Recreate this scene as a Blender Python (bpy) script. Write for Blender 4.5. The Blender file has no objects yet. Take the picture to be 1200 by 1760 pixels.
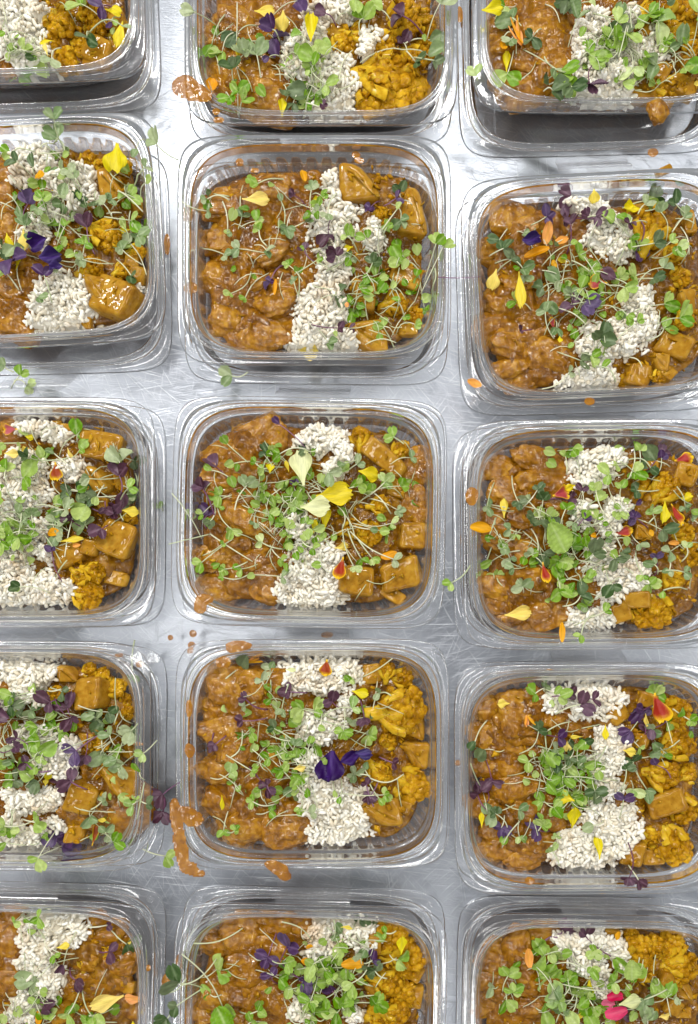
import bpy, bmesh, math, random
import numpy as np
from mathutils import Vector, Matrix, noise as mnoise

# ------------------------------------------------------------------ camera, light, exposure
sc = bpy.context.scene
col = sc.collection
W0, H0 = 1200.0, 1760.0            # photograph size, used only to lay the table out
LENS = 27.0
F = LENS / 36.0 * H0               # focal length in photograph pixels
ZREF, MMPX = 0.045, 0.0004         # at rim height one photograph pixel is 0.4 mm
CAMZ = ZREF + MMPX * F
NX, NY = 640.0, 1060.0             # nadir of the lens in the photograph

cam_d = bpy.data.cameras.new('camera')
cam = bpy.data.objects.new('camera', cam_d)
col.objects.link(cam)
cam_d.sensor_width = 36; cam_d.sensor_fit = 'AUTO'; cam_d.lens = LENS
cam_d.shift_x = -(NX - W0 / 2) / H0
cam_d.shift_y = (NY - H0 / 2) / H0
cam_d.clip_start = 0.01; cam_d.clip_end = 50
cam.location = (0, 0, CAMZ)
sc.camera = cam

world = bpy.data.worlds.new('World'); sc.world = world; world.use_nodes = True
wb = world.node_tree.nodes['Background']
wb.inputs[0].default_value = (0.92, 0.96, 1.0, 1); wb.inputs[1].default_value = 0.32

def lamp(name, loc, sx, sy, power, colr, aim=(0, 0, 0)):
    d = bpy.data.lights.new(name, 'AREA'); d.shape = 'RECTANGLE'
    d.size, d.size_y, d.energy, d.color = sx, sy, power, colr
    o = bpy.data.objects.new(name, d); col.objects.link(o)
    o.location = loc
    o.rotation_euler = (Vector(aim) - Vector(loc)).to_track_quat('-Z', 'Y').to_euler()
    return o
for lx_, ly_, pw in ((-1.15, 1.3, 40), (0.45, 1.45, 24), (-0.35, 0.25, 10), (1.25, 0.2, 10), (-1.5, -0.9, 10), (0.3, -1.25, 8)):
    lamp('ceiling_lamp', (lx_, ly_, 1.9), 1.25, 0.13, pw, (1.0, 0.985, 0.965), (lx_ * .4, ly_ * .4, 0))

sc.view_settings.view_transform = 'Standard'; sc.view_settings.look = 'None'
sc.view_settings.gamma = 1; sc.view_settings.exposure = -0.12
sc.view_settings.use_curve_mapping = False
sc.render.engine = 'CYCLES'
cy = sc.cycles
cy.max_bounces = 10; cy.transparent_max_bounces = 24; cy.diffuse_bounces = 3
cy.glossy_bounces = 4; cy.transmission_bounces = 4; cy.use_denoising = True
cy.caustics_reflective = True; cy.blur_glossy = 1.0; cy.caustics_refractive = False; cy.sample_clamp_indirect = 4

rnd = random.Random(7)
def PX(px, py, z=0.040):
    """photograph pixel -> place on the table at height z"""
    s = (CAMZ - z) / F
    return ((px - NX) * s, (NY - py) * s)

# ------------------------------------------------------------------ small helpers
def tag(o, label=None, cat=None, group=None, kind=None):
    if label: o['label'] = label
    if cat: o['category'] = cat
    if group: o['group'] = group
    if kind: o['kind'] = kind
    return o
def empty(name, loc=(0, 0, 0), rz=0):
    o = bpy.data.objects.new(name, None); col.objects.link(o)
    o.empty_display_size = 0.01
    o.location = loc; o.rotation_euler = (0, 0, rz)
    return o
def mk(name, me, mat=None, parent=None):
    o = bpy.data.objects.new(name, me); col.objects.link(o)
    if mat is not None and len(me.materials) == 0: me.materials.append(mat)
    if parent is not None: o.parent = parent
    return o
def mesh(name, v, f, smooth=True):
    me = bpy.data.meshes.new(name)
    me.from_pydata([tuple(p) for p in v], [], [tuple(q) for q in f]); me.update()
    if smooth: me.polygons.foreach_set('use_smooth', [True] * len(me.polygons))
    return me
def fastmesh(name, V, Fq):
    """V (n,3), Fq (m,k) arrays with one face size"""
    me = bpy.data.meshes.new(name)
    m, k = Fq.shape
    me.vertices.add(len(V)); me.vertices.foreach_set('co', V.astype(np.float32).ravel())
    me.loops.add(m * k); me.loops.foreach_set('vertex_index', Fq.astype(np.int32).ravel())
    me.polygons.add(m)
    me.polygons.foreach_set('loop_start', np.arange(0, m * k, k, dtype=np.int32))
    me.polygons.foreach_set('loop_total', np.full(m, k, dtype=np.int32))
    me.polygons.foreach_set('use_smooth', np.ones(m, dtype=bool))
    me.update(calc_edges=True)
    return me

_lat = np.random.RandomState(3).rand(256, 256)
def vnoise(x, y, sc_):
    x = np.asarray(x) * sc_ + 71.3; y = np.asarray(y) * sc_ + 33.7
    i = np.floor(x).astype(int); j = np.floor(y).astype(int)
    u = x - i; v = y - j
    u = u * u * (3 - 2 * u); v = v * v * (3 - 2 * v)
    g = lambda a, b: _lat[a % 256, b % 256]
    return (g(i, j) * (1 - u) * (1 - v) + g(i + 1, j) * u * (1 - v) + g(i, j + 1) * (1 - u) * v + g(i + 1, j + 1) * u * v)

# ------------------------------------------------------------------ materials
def newmat(name):
    m = bpy.data.materials.new(name); m.use_nodes = True
    nt = m.node_tree; nt.nodes.clear()
    return m, nt.nodes, nt.links
def N(nodes, typ, **kw):
    n = nodes.new(typ)
    for k, v in kw.items():
        if k.startswith('i_'):
            n.inputs[k[2:].replace('_', ' ')].default_value = v
        else: setattr(n, k, v)
    return n
def ramp(nodes, links, src, stops):
    r = nodes.new('ShaderNodeValToRGB'); e = r.color_ramp.elements
    while len(e) < len(stops): e.new(0.5)
    for k, (p, c) in enumerate(stops):
        e[k].position = p
        e[k].color = (c[0], c[1], c[2], 1) if not isinstance(c, (int, float)) else (c, c, c, 1)
    links.new(src, r.inputs[0])
    return r.outputs[0]
def noise(nodes, links, vec, scale, detail=3, rough=0.55, dist=0.0):
    n = nodes.new('ShaderNodeTexNoise'); n.inputs['Scale'].default_value = scale
    n.inputs['Detail'].default_value = detail; n.inputs['Roughness'].default_value = rough
    n.inputs['Distortion'].default_value = dist
    links.new(vec, n.inputs['Vector'])
    return n.outputs['Fac']
def objvec(nodes, links):
    tc = nodes.new('ShaderNodeNewGeometry')      # metres, so that every chunk has the same grain whatever its size
    oi = nodes.new('ShaderNodeObjectInfo')
    mm = N(nodes, 'ShaderNodeMath', operation='MULTIPLY'); mm.inputs[1].default_value = 7.0
    links.new(oi.outputs['Random'], mm.inputs[0])
    a = N(nodes, 'ShaderNodeVectorMath', operation='ADD')
    links.new(tc.outputs['Position'], a.inputs[0]); links.new(mm.outputs[0], a.inputs[1])
    return a.outputs[0]
def mixc(nodes, links, fac, a, b, mode='MIX'):
    n = nodes.new('ShaderNodeMix'); n.data_type = 'RGBA'; n.blend_type = mode
    for sock, v in ((n.inputs[0], fac), (n.inputs[6], a), (n.inputs[7], b)):
        if hasattr(v, 'is_linked') or hasattr(v, 'links'): links.new(v, sock)
        elif isinstance(v, (int, float)): sock.default_value = v
        else: sock.default_value = (v[0], v[1], v[2], 1)
    return n.outputs[2]
def hsv(nodes, links, c, rand, dh=0.03, dv=0.35, ds=0.2):
    h = nodes.new('ShaderNodeHueSaturation')
    def rng(lo, hi):
        m = nodes.new('ShaderNodeMapRange'); m.inputs[3].default_value = lo; m.inputs[4].default_value = hi
        links.new(rand, m.inputs[0]); return m.outputs[0]
    links.new(rng(0.5 - dh, 0.5 + dh), h.inputs['Hue']); links.new(rng(1 + dv, 1 - dv), h.inputs['Value'])
    links.new(rng(1 - ds, 1 + ds), h.inputs['Saturation'])
    if hasattr(c, 'links'): links.new(c, h.inputs['Color'])
    else: h.inputs['Color'].default_value = (c[0], c[1], c[2], 1)
    return h.outputs[0]

def mat_curry(name, dark, mid, light, wet=0.2, bump=0.55, fine=520.0, sss=0.04, coat=1.0, film=1.0):
    m, n, l = newmat(name)
    v = objvec(n, l)
    a = noise(n, l, v, 55, 4, 0.6); b = noise(n, l, v, 240, 2.5, 0.55); c = noise(n, l, v, fine, 5, 0.7)
    mx = N(n, 'ShaderNodeMath', operation='MULTIPLY_ADD'); l.new(b, mx.inputs[0]); mx.inputs[1].default_value = 0.55
    hf = N(n, 'ShaderNodeMath', operation='MULTIPLY'); l.new(a, hf.inputs[0]); hf.inputs[1].default_value = 0.45
    l.new(hf.outputs[0], mx.inputs[2])
    cc = ramp(n, l, mx.outputs[0], [(0.31, dark), (0.49, mid), (0.69, light)])
    sp = ramp(n, l, noise(n, l, v, 900, 1, 0.5), [(0.735, 0.0), (0.78, 1.0)])     # pepper specks
    cc = mixc(n, l, sp, cc, [q * 0.25 for q in dark])
    p = n.new('ShaderNodeBsdfPrincipled'); l.new(cc, p.inputs['Base Color'])
    rr = ramp(n, l, b, [(0.35, wet * 0.7), (0.65, wet * 2.0)])
    l.new(rr, p.inputs['Roughness'])
    p.inputs['IOR'].default_value = 1.42; p.inputs['Specular IOR Level'].default_value = 0.03
    p.inputs['Subsurface Weight'].default_value = sss
    p.inputs['Subsurface Radius'].default_value = (1.0, 0.4, 0.1); p.inputs['Subsurface Scale'].default_value = 0.003
    p.inputs['Coat Weight'].default_value = coat; p.inputs['Coat Roughness'].default_value = 0.03; p.inputs['Coat IOR'].default_value = 1.45
    bp = N(n, 'ShaderNodeBump'); bp.inputs['Strength'].default_value = min(1, bump); bp.inputs['Distance'].default_value = 0.0026 * bump
    ad = N(n, 'ShaderNodeMath', operation='MULTIPLY_ADD'); l.new(c, ad.inputs[0]); ad.inputs[1].default_value = 0.22; l.new(b, ad.inputs[2])
    l.new(ad.outputs[0], bp.inputs['Height']); l.new(bp.outputs[0], p.inputs['Normal'])
    bp2 = N(n, 'ShaderNodeBump'); bp2.inputs['Strength'].default_value = film; bp2.inputs['Distance'].default_value = 0.0050
    l.new(noise(n, l, v, 150, 1.6, 0.45), bp2.inputs['Height']); l.new(bp2.outputs[0], p.inputs['Coat Normal'])
    o = n.new('ShaderNodeOutputMaterial'); l.new(p.outputs[0], o.inputs[0])
    return m

def mat_leaf(name, base, rib, trans=0.3, rough=0.42, dh=0.025, dv=0.35, attr_edge=None, veins=False):
    m, n, l = newmat(name)
    oi = n.new('ShaderNodeObjectInfo'); gi = n.new('ShaderNodeNewGeometry')
    rs = N(n, 'ShaderNodeMath', operation='ADD'); l.new(oi.outputs['Random'], rs.inputs[0]); l.new(gi.outputs['Random Per Island'], rs.inputs[1])
    fr = N(n, 'ShaderNodeMath', operation='FRACT'); l.new(rs.outputs[0], fr.inputs[0])
    c = hsv(n, l, base, fr.outputs[0], dh, dv)
    at = N(n, 'ShaderNodeAttribute', attribute_name='rib')
    if attr_edge is not None:
        tc = n.new('ShaderNodeTexCoord')
        nz = noise(n, l, tc.outputs['Object'], 700, 3, 0.6)
        sm = N(n, 'ShaderNodeMath', operation='MULTIPLY_ADD'); l.new(nz, sm.inputs[0]); sm.inputs[1].default_value = 0.35; l.new(at.outputs['Fac'], sm.inputs[2])
        f = ramp(n, l, sm.outputs[0], [(0.42, 0.0), (0.72, 0.35), (0.95, 1.0)])
        c = mixc(n, l, f, c, attr_edge)
    else:
        if 'petal' in name:      # fine veins along the petal
            tcv = n.new('ShaderNodeTexCoord'); mpv = n.new('ShaderNodeMapping'); mpv.inputs['Scale'].default_value = (1500, 160, 160)
            l.new(tcv.outputs['Object'], mpv.inputs[0])
            c = mixc(n, l, 1.0, c, ramp(n, l, noise(n, l, mpv.outputs[0], 1, 3, 0.6), [(0.3, 0.78), (0.6, 1.1)]), 'MULTIPLY')
        f = N(n, 'ShaderNodeMath', operation='MULTIPLY'); l.new(at.outputs['Fac'], f.inputs[0]); f.inputs[1].default_value = 0.55
        c = mixc(n, l, f.outputs[0], c, rib)
        tc = n.new('ShaderNodeTexCoord')
        blot = ramp(n, l, noise(n, l, tc.outputs['Object'], 3.2, 3, 0.6), [(0.35, 0.78), (0.65, 1.12)])
        c = mixc(n, l, 1.0, c, blot, 'MULTIPLY')
    p = n.new('ShaderNodeBsdfPrincipled'); l.new(c, p.inputs['Base Color'])
    p.inputs['Roughness'].default_value = rough; p.inputs['IOR'].default_value = 1.4
    bp = N(n, 'ShaderNodeBump'); bp.inputs['Strength'].default_value = 0.25; bp.inputs['Distance'].default_value = 0.0006
    tc2 = n.new('ShaderNodeTexCoord')
    l.new(noise(n, l, tc2.outputs['Object'], 9 if attr_edge is None else 500, 3), bp.inputs['Height']); l.new(bp.outputs[0], p.inputs['Normal'])
    t = n.new('ShaderNodeBsdfTranslucent'); l.new(c, t.inputs[0])
    ms = n.new('ShaderNodeMixShader'); ms.inputs[0].default_value = trans
    l.new(p.outputs[0], ms.inputs[1]); l.new(t.outputs[0], ms.inputs[2])
    o = n.new('ShaderNodeOutputMaterial'); l.new(ms.outputs[0], o.inputs[0])
    return m

def mat_plastic(name, haze=0.085, tint=(0.98, 0.985, 0.99), refl=1.15):
    m, n, l = newmat(name)
    tc = n.new('ShaderNodeTexCoord')
    bp = N(n, 'ShaderNodeBump'); bp.inputs['Strength'].default_value = 0.16; bp.inputs['Distance'].default_value = 0.0008
    l.new(noise(n, l, tc.outputs['Object'], 170, 3, 0.5), bp.inputs['Height'])
    fz = N(n, 'ShaderNodeFresnel'); fz.inputs['IOR'].default_value = 1.58; l.new(bp.outputs[0], fz.inputs['Normal'])
    fm = N(n, 'ShaderNodeMath', operation='MULTIPLY_ADD'); l.new(fz.outputs[0], fm.inputs[0]); fm.inputs[1].default_value = refl; fm.inputs[2].default_value = 0.0
    fm.use_clamp = True
    lw = N(n, 'ShaderNodeLayerWeight'); lw.inputs['Blend'].default_value = 0.5
    tcol = ramp(n, l, lw.outputs['Facing'], [(0.0, tint), (0.55, [q * 0.94 for q in tint]), (0.95, (0.93, 0.94, 0.95))])
    tr = n.new('ShaderNodeBsdfTransparent'); l.new(tcol, tr.inputs[0])
    gl = n.new('ShaderNodeBsdfGlossy'); gl.inputs['Roughness'].default_value = 0.10; l.new(bp.outputs[0], gl.inputs['Normal'])
    gl.inputs['Color'].default_value = (1, 1, 1, 1)
    t_ = n.new('ShaderNodeBsdfTranslucent'); t_.inputs[0].default_value = (0.9, 0.92, 0.95, 1)
    d_ = n.new('ShaderNodeBsdfDiffuse'); d_.inputs[0].default_value = (0.85, 0.86, 0.90, 1)
    df = n.new('ShaderNodeMixShader'); l.new(t_.outputs[0], df.inputs[1]); l.new(d_.outputs[0], df.inputs[2])
    m1 = n.new('ShaderNodeMixShader'); m1.inputs[0].default_value = haze; l.new(tr.outputs[0], m1.inputs[1]); l.new(df.outputs[0], m1.inputs[2])
    m2 = n.new('ShaderNodeMixShader'); l.new(fm.outputs[0], m2.inputs[0]); l.new(m1.outputs[0], m2.inputs[1]); l.new(gl.outputs[0], m2.inputs[2])
    o = n.new('ShaderNodeOutputMaterial'); l.new(m2.outputs[0], o.inputs[0])
    return m

def mat_steel():
    m, n, l = newmat('scratched_steel')
    tc = n.new('ShaderNodeTexCoord'); v = tc.outputs['Object']
    def streak(rot, sx, sy, warp, lo, hi, seed):
        wn = n.new('ShaderNodeTexNoise'); wn.inputs['Scale'].default_value = 2.5; wn.inputs['Detail'].default_value = 1
        l.new(v, wn.inputs['Vector'])
        sca = N(n, 'ShaderNodeVectorMath', operation='SCALE'); l.new(wn.outputs['Color'], sca.inputs[0]); sca.inputs['Scale'].default_value = warp
        ad = N(n, 'ShaderNodeVectorMath', operation='ADD'); l.new(v, ad.inputs[0]); l.new(sca.outputs[0], ad.inputs[1])
        mp = n.new('ShaderNodeMapping'); mp.inputs['Rotation'].default_value = (0, 0, math.radians(rot)); mp.inputs['Location'].default_value = (seed, seed * 1.7, 0)
        mp2 = n.new('ShaderNodeMapping'); mp2.inputs['Scale'].default_value = (sx, sy, 1)
        l.new(ad.outputs[0], mp.inputs[0]); l.new(mp.outputs[0], mp2.inputs[0])
        return ramp(n, l, noise(n, l, mp2.outputs[0], 1, 2, 0.5), [(lo, 0.0), (hi, 1.0)])
    s = [streak(8, 26, 1500, 0.12, 0.60, 0.78, 1), streak(52, 30, 1400, 0.3, 0.62, 0.80, 2), streak(-38, 34, 1500, 0.3, 0.62, 0.80, 3),
         streak(88, 30, 1600, 0.2, 0.64, 0.82, 4), streak(24, 22, 1300, 0.4, 0.63, 0.81, 5)]
    acc = s[0]
    for q in s[1:]:
        mx = N(n, 'ShaderNodeMath', operation='MAXIMUM'); l.new(acc, mx.inputs[0]); l.new(q, mx.inputs[1]); acc = mx.outputs[0]
    brushed = streak(2, 5, 1400, 0.02, 0.25, 0.75, 7)
    blot = noise(n, l, v, 9, 4, 0.6)
    base = ramp(n, l, blot, [(0.3, (0.26, 0.275, 0.30)), (0.7, (0.37, 0.388, 0.418))])
    base = mixc(n, l, acc, base, (0.58, 0.595, 0.62))
    p = n.new('ShaderNodeBsdfPrincipled'); p.inputs['Metallic'].default_value = 1.0
    l.new(base, p.inputs['Base Color'])
    rr = N(n, 'ShaderNodeMath', operation='MULTIPLY_ADD'); l.new(blot, rr.inputs[0]); rr.inputs[1].default_value = 0.25; rr.inputs[2].default_value = 0.20
    l.new(rr.outputs[0], p.inputs['Roughness'])
    h = N(n, 'ShaderNodeMath', operation='MULTIPLY_ADD'); l.new(acc, h.inputs[0]); h.inputs[1].default_value = 1.0; 
    hb = N(n, 'ShaderNodeMath', operation='MULTIPLY'); l.new(brushed, hb.inputs[0]); hb.inputs[1].default_value = 0.35
    l.new(hb.outputs[0], h.inputs[2])
    bp = N(n, 'ShaderNodeBump'); bp.inputs['Strength'].default_value = 0.28; bp.inputs['Distance'].default_value = 0.0004
    l.new(h.outputs[0], bp.inputs['Height']); l.new(bp.outputs[0], p.inputs['Normal'])
    o = n.new('ShaderNodeOutputMaterial'); l.new(p.outputs[0], o.inputs[0])
    return m

def mat_rice():
    m, n, l = newmat('cooked_rice')
    gi = n.new('ShaderNodeNewGeometry'); oi = n.new('ShaderNodeObjectInfo')
    rs = N(n, 'ShaderNodeMath', operation='ADD'); l.new(oi.outputs['Random'], rs.inputs[0]); l.new(gi.outputs['Random Per Island'], rs.inputs[1])
    fr = N(n, 'ShaderNodeMath', operation='FRACT'); l.new(rs.outputs[0], fr.inputs[0])
    c = ramp(n, l, fr.outputs[0], [(0.0, (0.68, 0.60, 0.45)), (0.35, (0.79, 0.74, 0.61)), (1.0, (0.86, 0.83, 0.74))])
    st = ramp(n, l, noise(n, l, gi.outputs['Position'], 38, 3, 0.6), [(0.57, 0.0), (0.78, 0.5)])   # curry soaked patches
    c = mixc(n, l, st, c, (0.50, 0.28, 0.08))
    p = n.new('ShaderNodeBsdfPrincipled'); l.new(c, p.inputs['Base Color'])
    p.inputs['Roughness'].default_value = 0.34; p.inputs['IOR'].default_value = 1.4
    p.inputs['Subsurface Weight'].default_value = 0.3; p.inputs['Subsurface Radius'].default_value = (1, 0.9, 0.75); p.inputs['Subsurface Scale'].default_value = 0.0015
    o = n.new('ShaderNodeOutputMaterial'); l.new(p.outputs[0], o.inputs[0])
    return m

M = {}
M['steel'] = mat_steel()
M['plastic'] = mat_plastic('clear_plastic')
M['wellplastic'] = mat_plastic('clear_well_plastic', 0.19, refl=0.6)
M['lidplastic'] = mat_plastic('clear_lid_plastic', 0.10)
M['sauce'] = mat_curry('chicken_curry_sauce', (0.062, 0.018, 0.001), (0.195, 0.073, 0.001), (0.35, 0.156, 0.006), 0.15, 0.35)
M['spill'] = mat_curry('spilt_curry', (0.17, 0.058, 0.002), (0.30, 0.115, 0.003), (0.42, 0.19, 0.008), 0.14, 0.15, film=0.35)
M['spill'].node_tree.nodes['Principled BSDF'].inputs['Alpha'].default_value = 0.88
M['vegsauce'] = mat_curry('vegetable_curry_sauce', (0.055, 0.018, 0.001), (0.175, 0.070, 0.002), (0.35, 0.170, 0.006), 0.15, 0.35)
M['meat'] = mat_curry('curried_chicken', (0.090, 0.028, 0.001), (0.255, 0.102, 0.003), (0.48, 0.245, 0.020), 0.17, 0.35, 600)
M['potato'] = mat_curry('curried_potato', (0.21, 0.088, 0.004), (0.34, 0.165, 0.010), (0.46, 0.262, 0.028), 0.28, 0.08, 700, 0.2, 0.6, 0.22)
M['cauli'] = mat_curry('curried_cauliflower', (0.16, 0.060, 0.001), (0.39, 0.185, 0.003), (0.64, 0.38, 0.018), 0.3, 0.7, 900, 0.06, 0.3, 0.5)
M['caustem'] = mat_curry('cauliflower_stem', (0.32, 0.150, 0.005), (0.52, 0.310, 0.012), (0.70, 0.50, 0.045), 0.25, 0.15, 500, 0.2, 0.35, 0.2)
M['rice'] = mat_rice()
LEAFCOL = {'g': ((0.29, 0.46, 0.060), (0.60, 0.72, 0.32)), 'l': ((0.44, 0.58, 0.19), (0.66, 0.78, 0.46)), 'd': ((0.265, 0.345, 0.150), (0.45, 0.52, 0.33)),
           'k': ((0.090, 0.140, 0.048), (0.24, 0.31, 0.16)), 'p': ((0.090, 0.035, 0.060), (0.24, 0.13, 0.18)), 'v': ((0.075, 0.034, 0.105), (0.22, 0.14, 0.27))}
for k, (a, b) in LEAFCOL.items(): M['leaf_' + k] = mat_leaf('sprout_leaf_' + k, a, b, 0.3 if k in 'gl' else 0.18, 0.36)
M['stem_g'] = mat_leaf('sprout_stem_pale', (0.70, 0.73, 0.48), (0.8, 0.82, 0.6), 0.2, 0.35, 0.02, 0.15)
M['stem_p'] = mat_leaf('sprout_stem_purple', (0.22, 0.085, 0.17), (0.5, 0.3, 0.4), 0.2, 0.35, 0.02, 0.3)
M['pet_y'] = mat_leaf('petal_yellow', (0.86, 0.68, 0.016), (0.90, 0.78, 0.10), 0.3, 0.5, 0.012, 0.1)
M['pet_w'] = mat_leaf('petal_cream', (0.80, 0.83, 0.42), (0.85, 0.88, 0.62), 0.3, 0.5, 0.012, 0.1)
M['pet_o'] = mat_leaf('petal_orange', (0.86, 0.36, 0.010), (0.88, 0.52, 0.02), 0.3, 0.5, 0.015, 0.12)
M['pet_f'] = M['pet_o']
M['pet_r'] = mat_leaf('petal_red_edged', (0.36, 0.022, 0.004), (0.4, 0.03, 0.01), 0.22, 0.5, 0.02, 0.25, attr_edge=(0.88, 0.56, 0.01))
M['pet_v'] = mat_leaf('petal_violet', (0.032, 0.009, 0.105), (0.11, 0.03, 0.34), 0.15, 0.55, 0.015, 0.3)
M['pet_m'] = mat_leaf('petal_pink', (0.75, 0.05, 0.16), (0.85, 0.25, 0.35), 0.3, 0.5, 0.01, 0.15)

# ------------------------------------------------------------------ the steel table
def box_mesh(name, x0, x1, y0, y1, z0, z1):
    bm = bmesh.new()
    bmesh.ops.create_cube(bm, size=1)
    for v in bm.verts: v.co = ((v.co.x + .5) * (x1 - x0) + x0, (v.co.y + .5) * (y1 - y0) + y0, (v.co.z + .5) * (z1 - z0) + z0)
    bmesh.ops.bevel(bm, geom=bm.edges[:], offset=0.004, segments=3, affect='EDGES')
    me = bpy.data.meshes.new(name); bm.to_mesh(me); bm.free()
    return me
tb = mk('table_top', box_mesh('table_top', -0.75, 0.75, -0.75, 0.95, -0.03, 0.0), M['steel'])
tag(tb, 'scratched brushed steel table top under all the trays', kind='structure')

# ------------------------------------------------------------------ clear containers
NSIDE = 128
NP = NSIDE * 4
def per_uv():
    u, v = [], []
    t = np.linspace(-1, 1, NSIDE, endpoint=False)
    o = np.ones(NSIDE)
    u = np.concatenate([t, o, -t, -o]); v = np.concatenate([-o, t, o, -t])
    return u, v
PU, PV = per_uv()
def ring(a, b, n, z):
    r = (np.abs(PU) ** n + np.abs(PV) ** n) ** (-1.0 / n)
    return np.stack([a * PU * r, b * PV * r, np.full(NP, z)], 1)
def flute():
    """crenellated ribs round the wall: -1..1, ten millimetres apart, faded round the corners"""
    s = np.linspace(0, 1, NSIDE, endpoint=False)
    w = []
    for cnt in (15, 12, 15, 12):
        q = np.sin(2 * math.pi * cnt * s)
        w.append(np.clip(q * 2.6, -1, 1))
    return np.concatenate(w)
FL = flute()
def densify(prof, k):
    out = []
    P = np.array(prof, float)
    for i in range(len(P) - 1):
        p0 = P[max(i - 1, 0)]; p1 = P[i]; p2 = P[i + 1]; p3 = P[min(i + 2, len(P) - 1)]
        for j in range(k):
            t = j / k
            c = 0.5 * (2 * p1 + (p2 - p0) * t + (2 * p0 - 5 * p1 + 4 * p2 - p3) * t * t + (3 * p1 - p0 - 3 * p2 + p3) * t ** 3)
            out.append(c * 0.75 + (p1 * (1 - t) + p2 * t) * 0.25)
    out.append(P[-1])
    return out
def loft(name, prof, k=1, cap=False, fl=None):
    R = []
    for (a, b, n, z) in densify(prof, k):
        r = ring(a / 1000, b / 1000, n, z / 1000)
        if fl is not None:
            lo, hi, amp = fl
            m_ = max(0.0, min(1, (z - lo) / 1.2)) * max(0.0, min(1, (hi - z) / 1.0))
            ctr = np.array([0, 0, 0])
            d = r[:, :2] / np.linalg.norm(r[:, :2], axis=1)[:, None]
            r[:, :2] -= d * (FL * amp / 1000 * m_)[:, None]
        R.append(r)
    V = np.concatenate(R)
    i = np.arange(NP); j = (i + 1) % NP
    Fq = [np.stack([k2 * NP + i, k2 * NP + j, (k2 + 1) * NP + j, (k2 + 1) * NP + i], 1) for k2 in range(len(R) - 1)]
    me = fastmesh(name, V, np.concatenate(Fq))
    return me
ZT = 0.0035                         # tray stands inside the lid that lies below it
WELL = [(1, 0.8, 2.5, 1.0), (30, 24, 3.2, 1.0), (54, 43, 4, 1.0), (58, 46, 4, 1.9), (62, 49, 4, 1.9), (66, 53, 4, .6), (69, 55.5, 4.1, .4), (71, 57.3, 4.2, 1.6), (72.4, 58.8, 4.3, 4.5),
        (74.4, 60.8, 4.3, 10), (76.9, 63.3, 4.4, 17), (79.2, 65.6, 4.4, 24), (80.8, 67.2, 4.5, 29.5), (81.2, 67.7, 4.5, 31.5), (82.3, 68.8, 4.5, 33.2),
        (83.4, 69.9, 4.6, 34.0), (84.0, 70.6, 4.6, 36.2), (84.6, 71.2, 4.6, 40.0)]
RIM = [(84.6, 71.2, 4.6, 40.0), (85.0, 71.6, 4.6, 41.8), (85.8, 72.3, 4.7, 42.6), (86.6, 73.0, 4.7, 41.9), (87.0, 73.3, 4.8, 40.2), (87.9, 74.1, 4.9, 39.8),
       (88.5, 74.6, 5.0, 41.2), (89.4, 75.3, 5.1, 41.9), (90.3, 76.0, 5.4, 41.0), (90.8, 76.5, 5.8, 39.6), (92.4, 77.8, 6.8, 39.3), (94.0, 79.0, 8, 39.1),
       (94.6, 79.5, 8, 38.5), (94.8, 79.7, 8, 36.8)]
LIDP = [(1, 0.8, 2.5, 2.4), (30, 24, 3.2, 2.4), (60, 48, 4, 2.4), (66, 53, 4.2, 2.3), (69, 56, 4.2, 1.0), (78, 64, 4.3, 0.8), (82, 67.6, 4.4, 0.9), (84.0, 69.6, 4.5, 2.2), (84.9, 70.6, 4.6, 7), (86.2, 71.9, 4.7, 15.5),
        (86.5, 72.3, 4.7, 17.8), (87.2, 72.9, 4.8, 18.7), (88.0, 73.6, 4.9, 18.0), (88.6, 74.2, 5, 16.2), (89.6, 75.0, 5.2, 15.9), (90.2, 75.6, 5.4, 17.4), (91.1, 76.3, 5.6, 18.0),
        (92.0, 77.0, 6, 17.2), (93.6, 78.6, 7.5, 16.6), (95.4, 80.2, 8.5, 16.4), (95.8, 80.6, 8.5, 14.8)]
me_well = loft('tray_well', WELL, 2, fl=(3.0, 31.2, 1.25)); me_well.materials.append(M['wellplastic'])
me_rim = loft('tray_rim', RIM, 2); me_rim.materials.append(M['plastic'])
me_lid = loft('lid', LIDP, 2); me_lid.materials.append(M['lidplastic'])
def button_mesh():
    prof = [(0.0001, .6), (.5, .9), (.9, .2), (1.3, .0), (1.7, .5), (2.1, .8), (2.5, .4), (2.7, .05)]
    V = []; Fc = []
    K = 20
    for r, z in prof:
        for k in range(K): V.append((r / 1000 * math.cos(2 * math.pi * k / K), r / 1000 * math.sin(2 * math.pi * k / K), z / 1000))
    for i in range(len(prof) - 1):
        for k in range(K): Fc.append((i * K + k, (i + 1) * K + k, (i + 1) * K + (k + 1) % K, i * K + (k + 1) % K))
    me = mesh('button', V, Fc); me.materials.append(M['plastic']); return me
me_btn = button_mesh()
BTN = [(sx * 0.0836, sy * 0.0702) for sx in (-1, 1) for sy in (-1, 1)]

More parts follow.
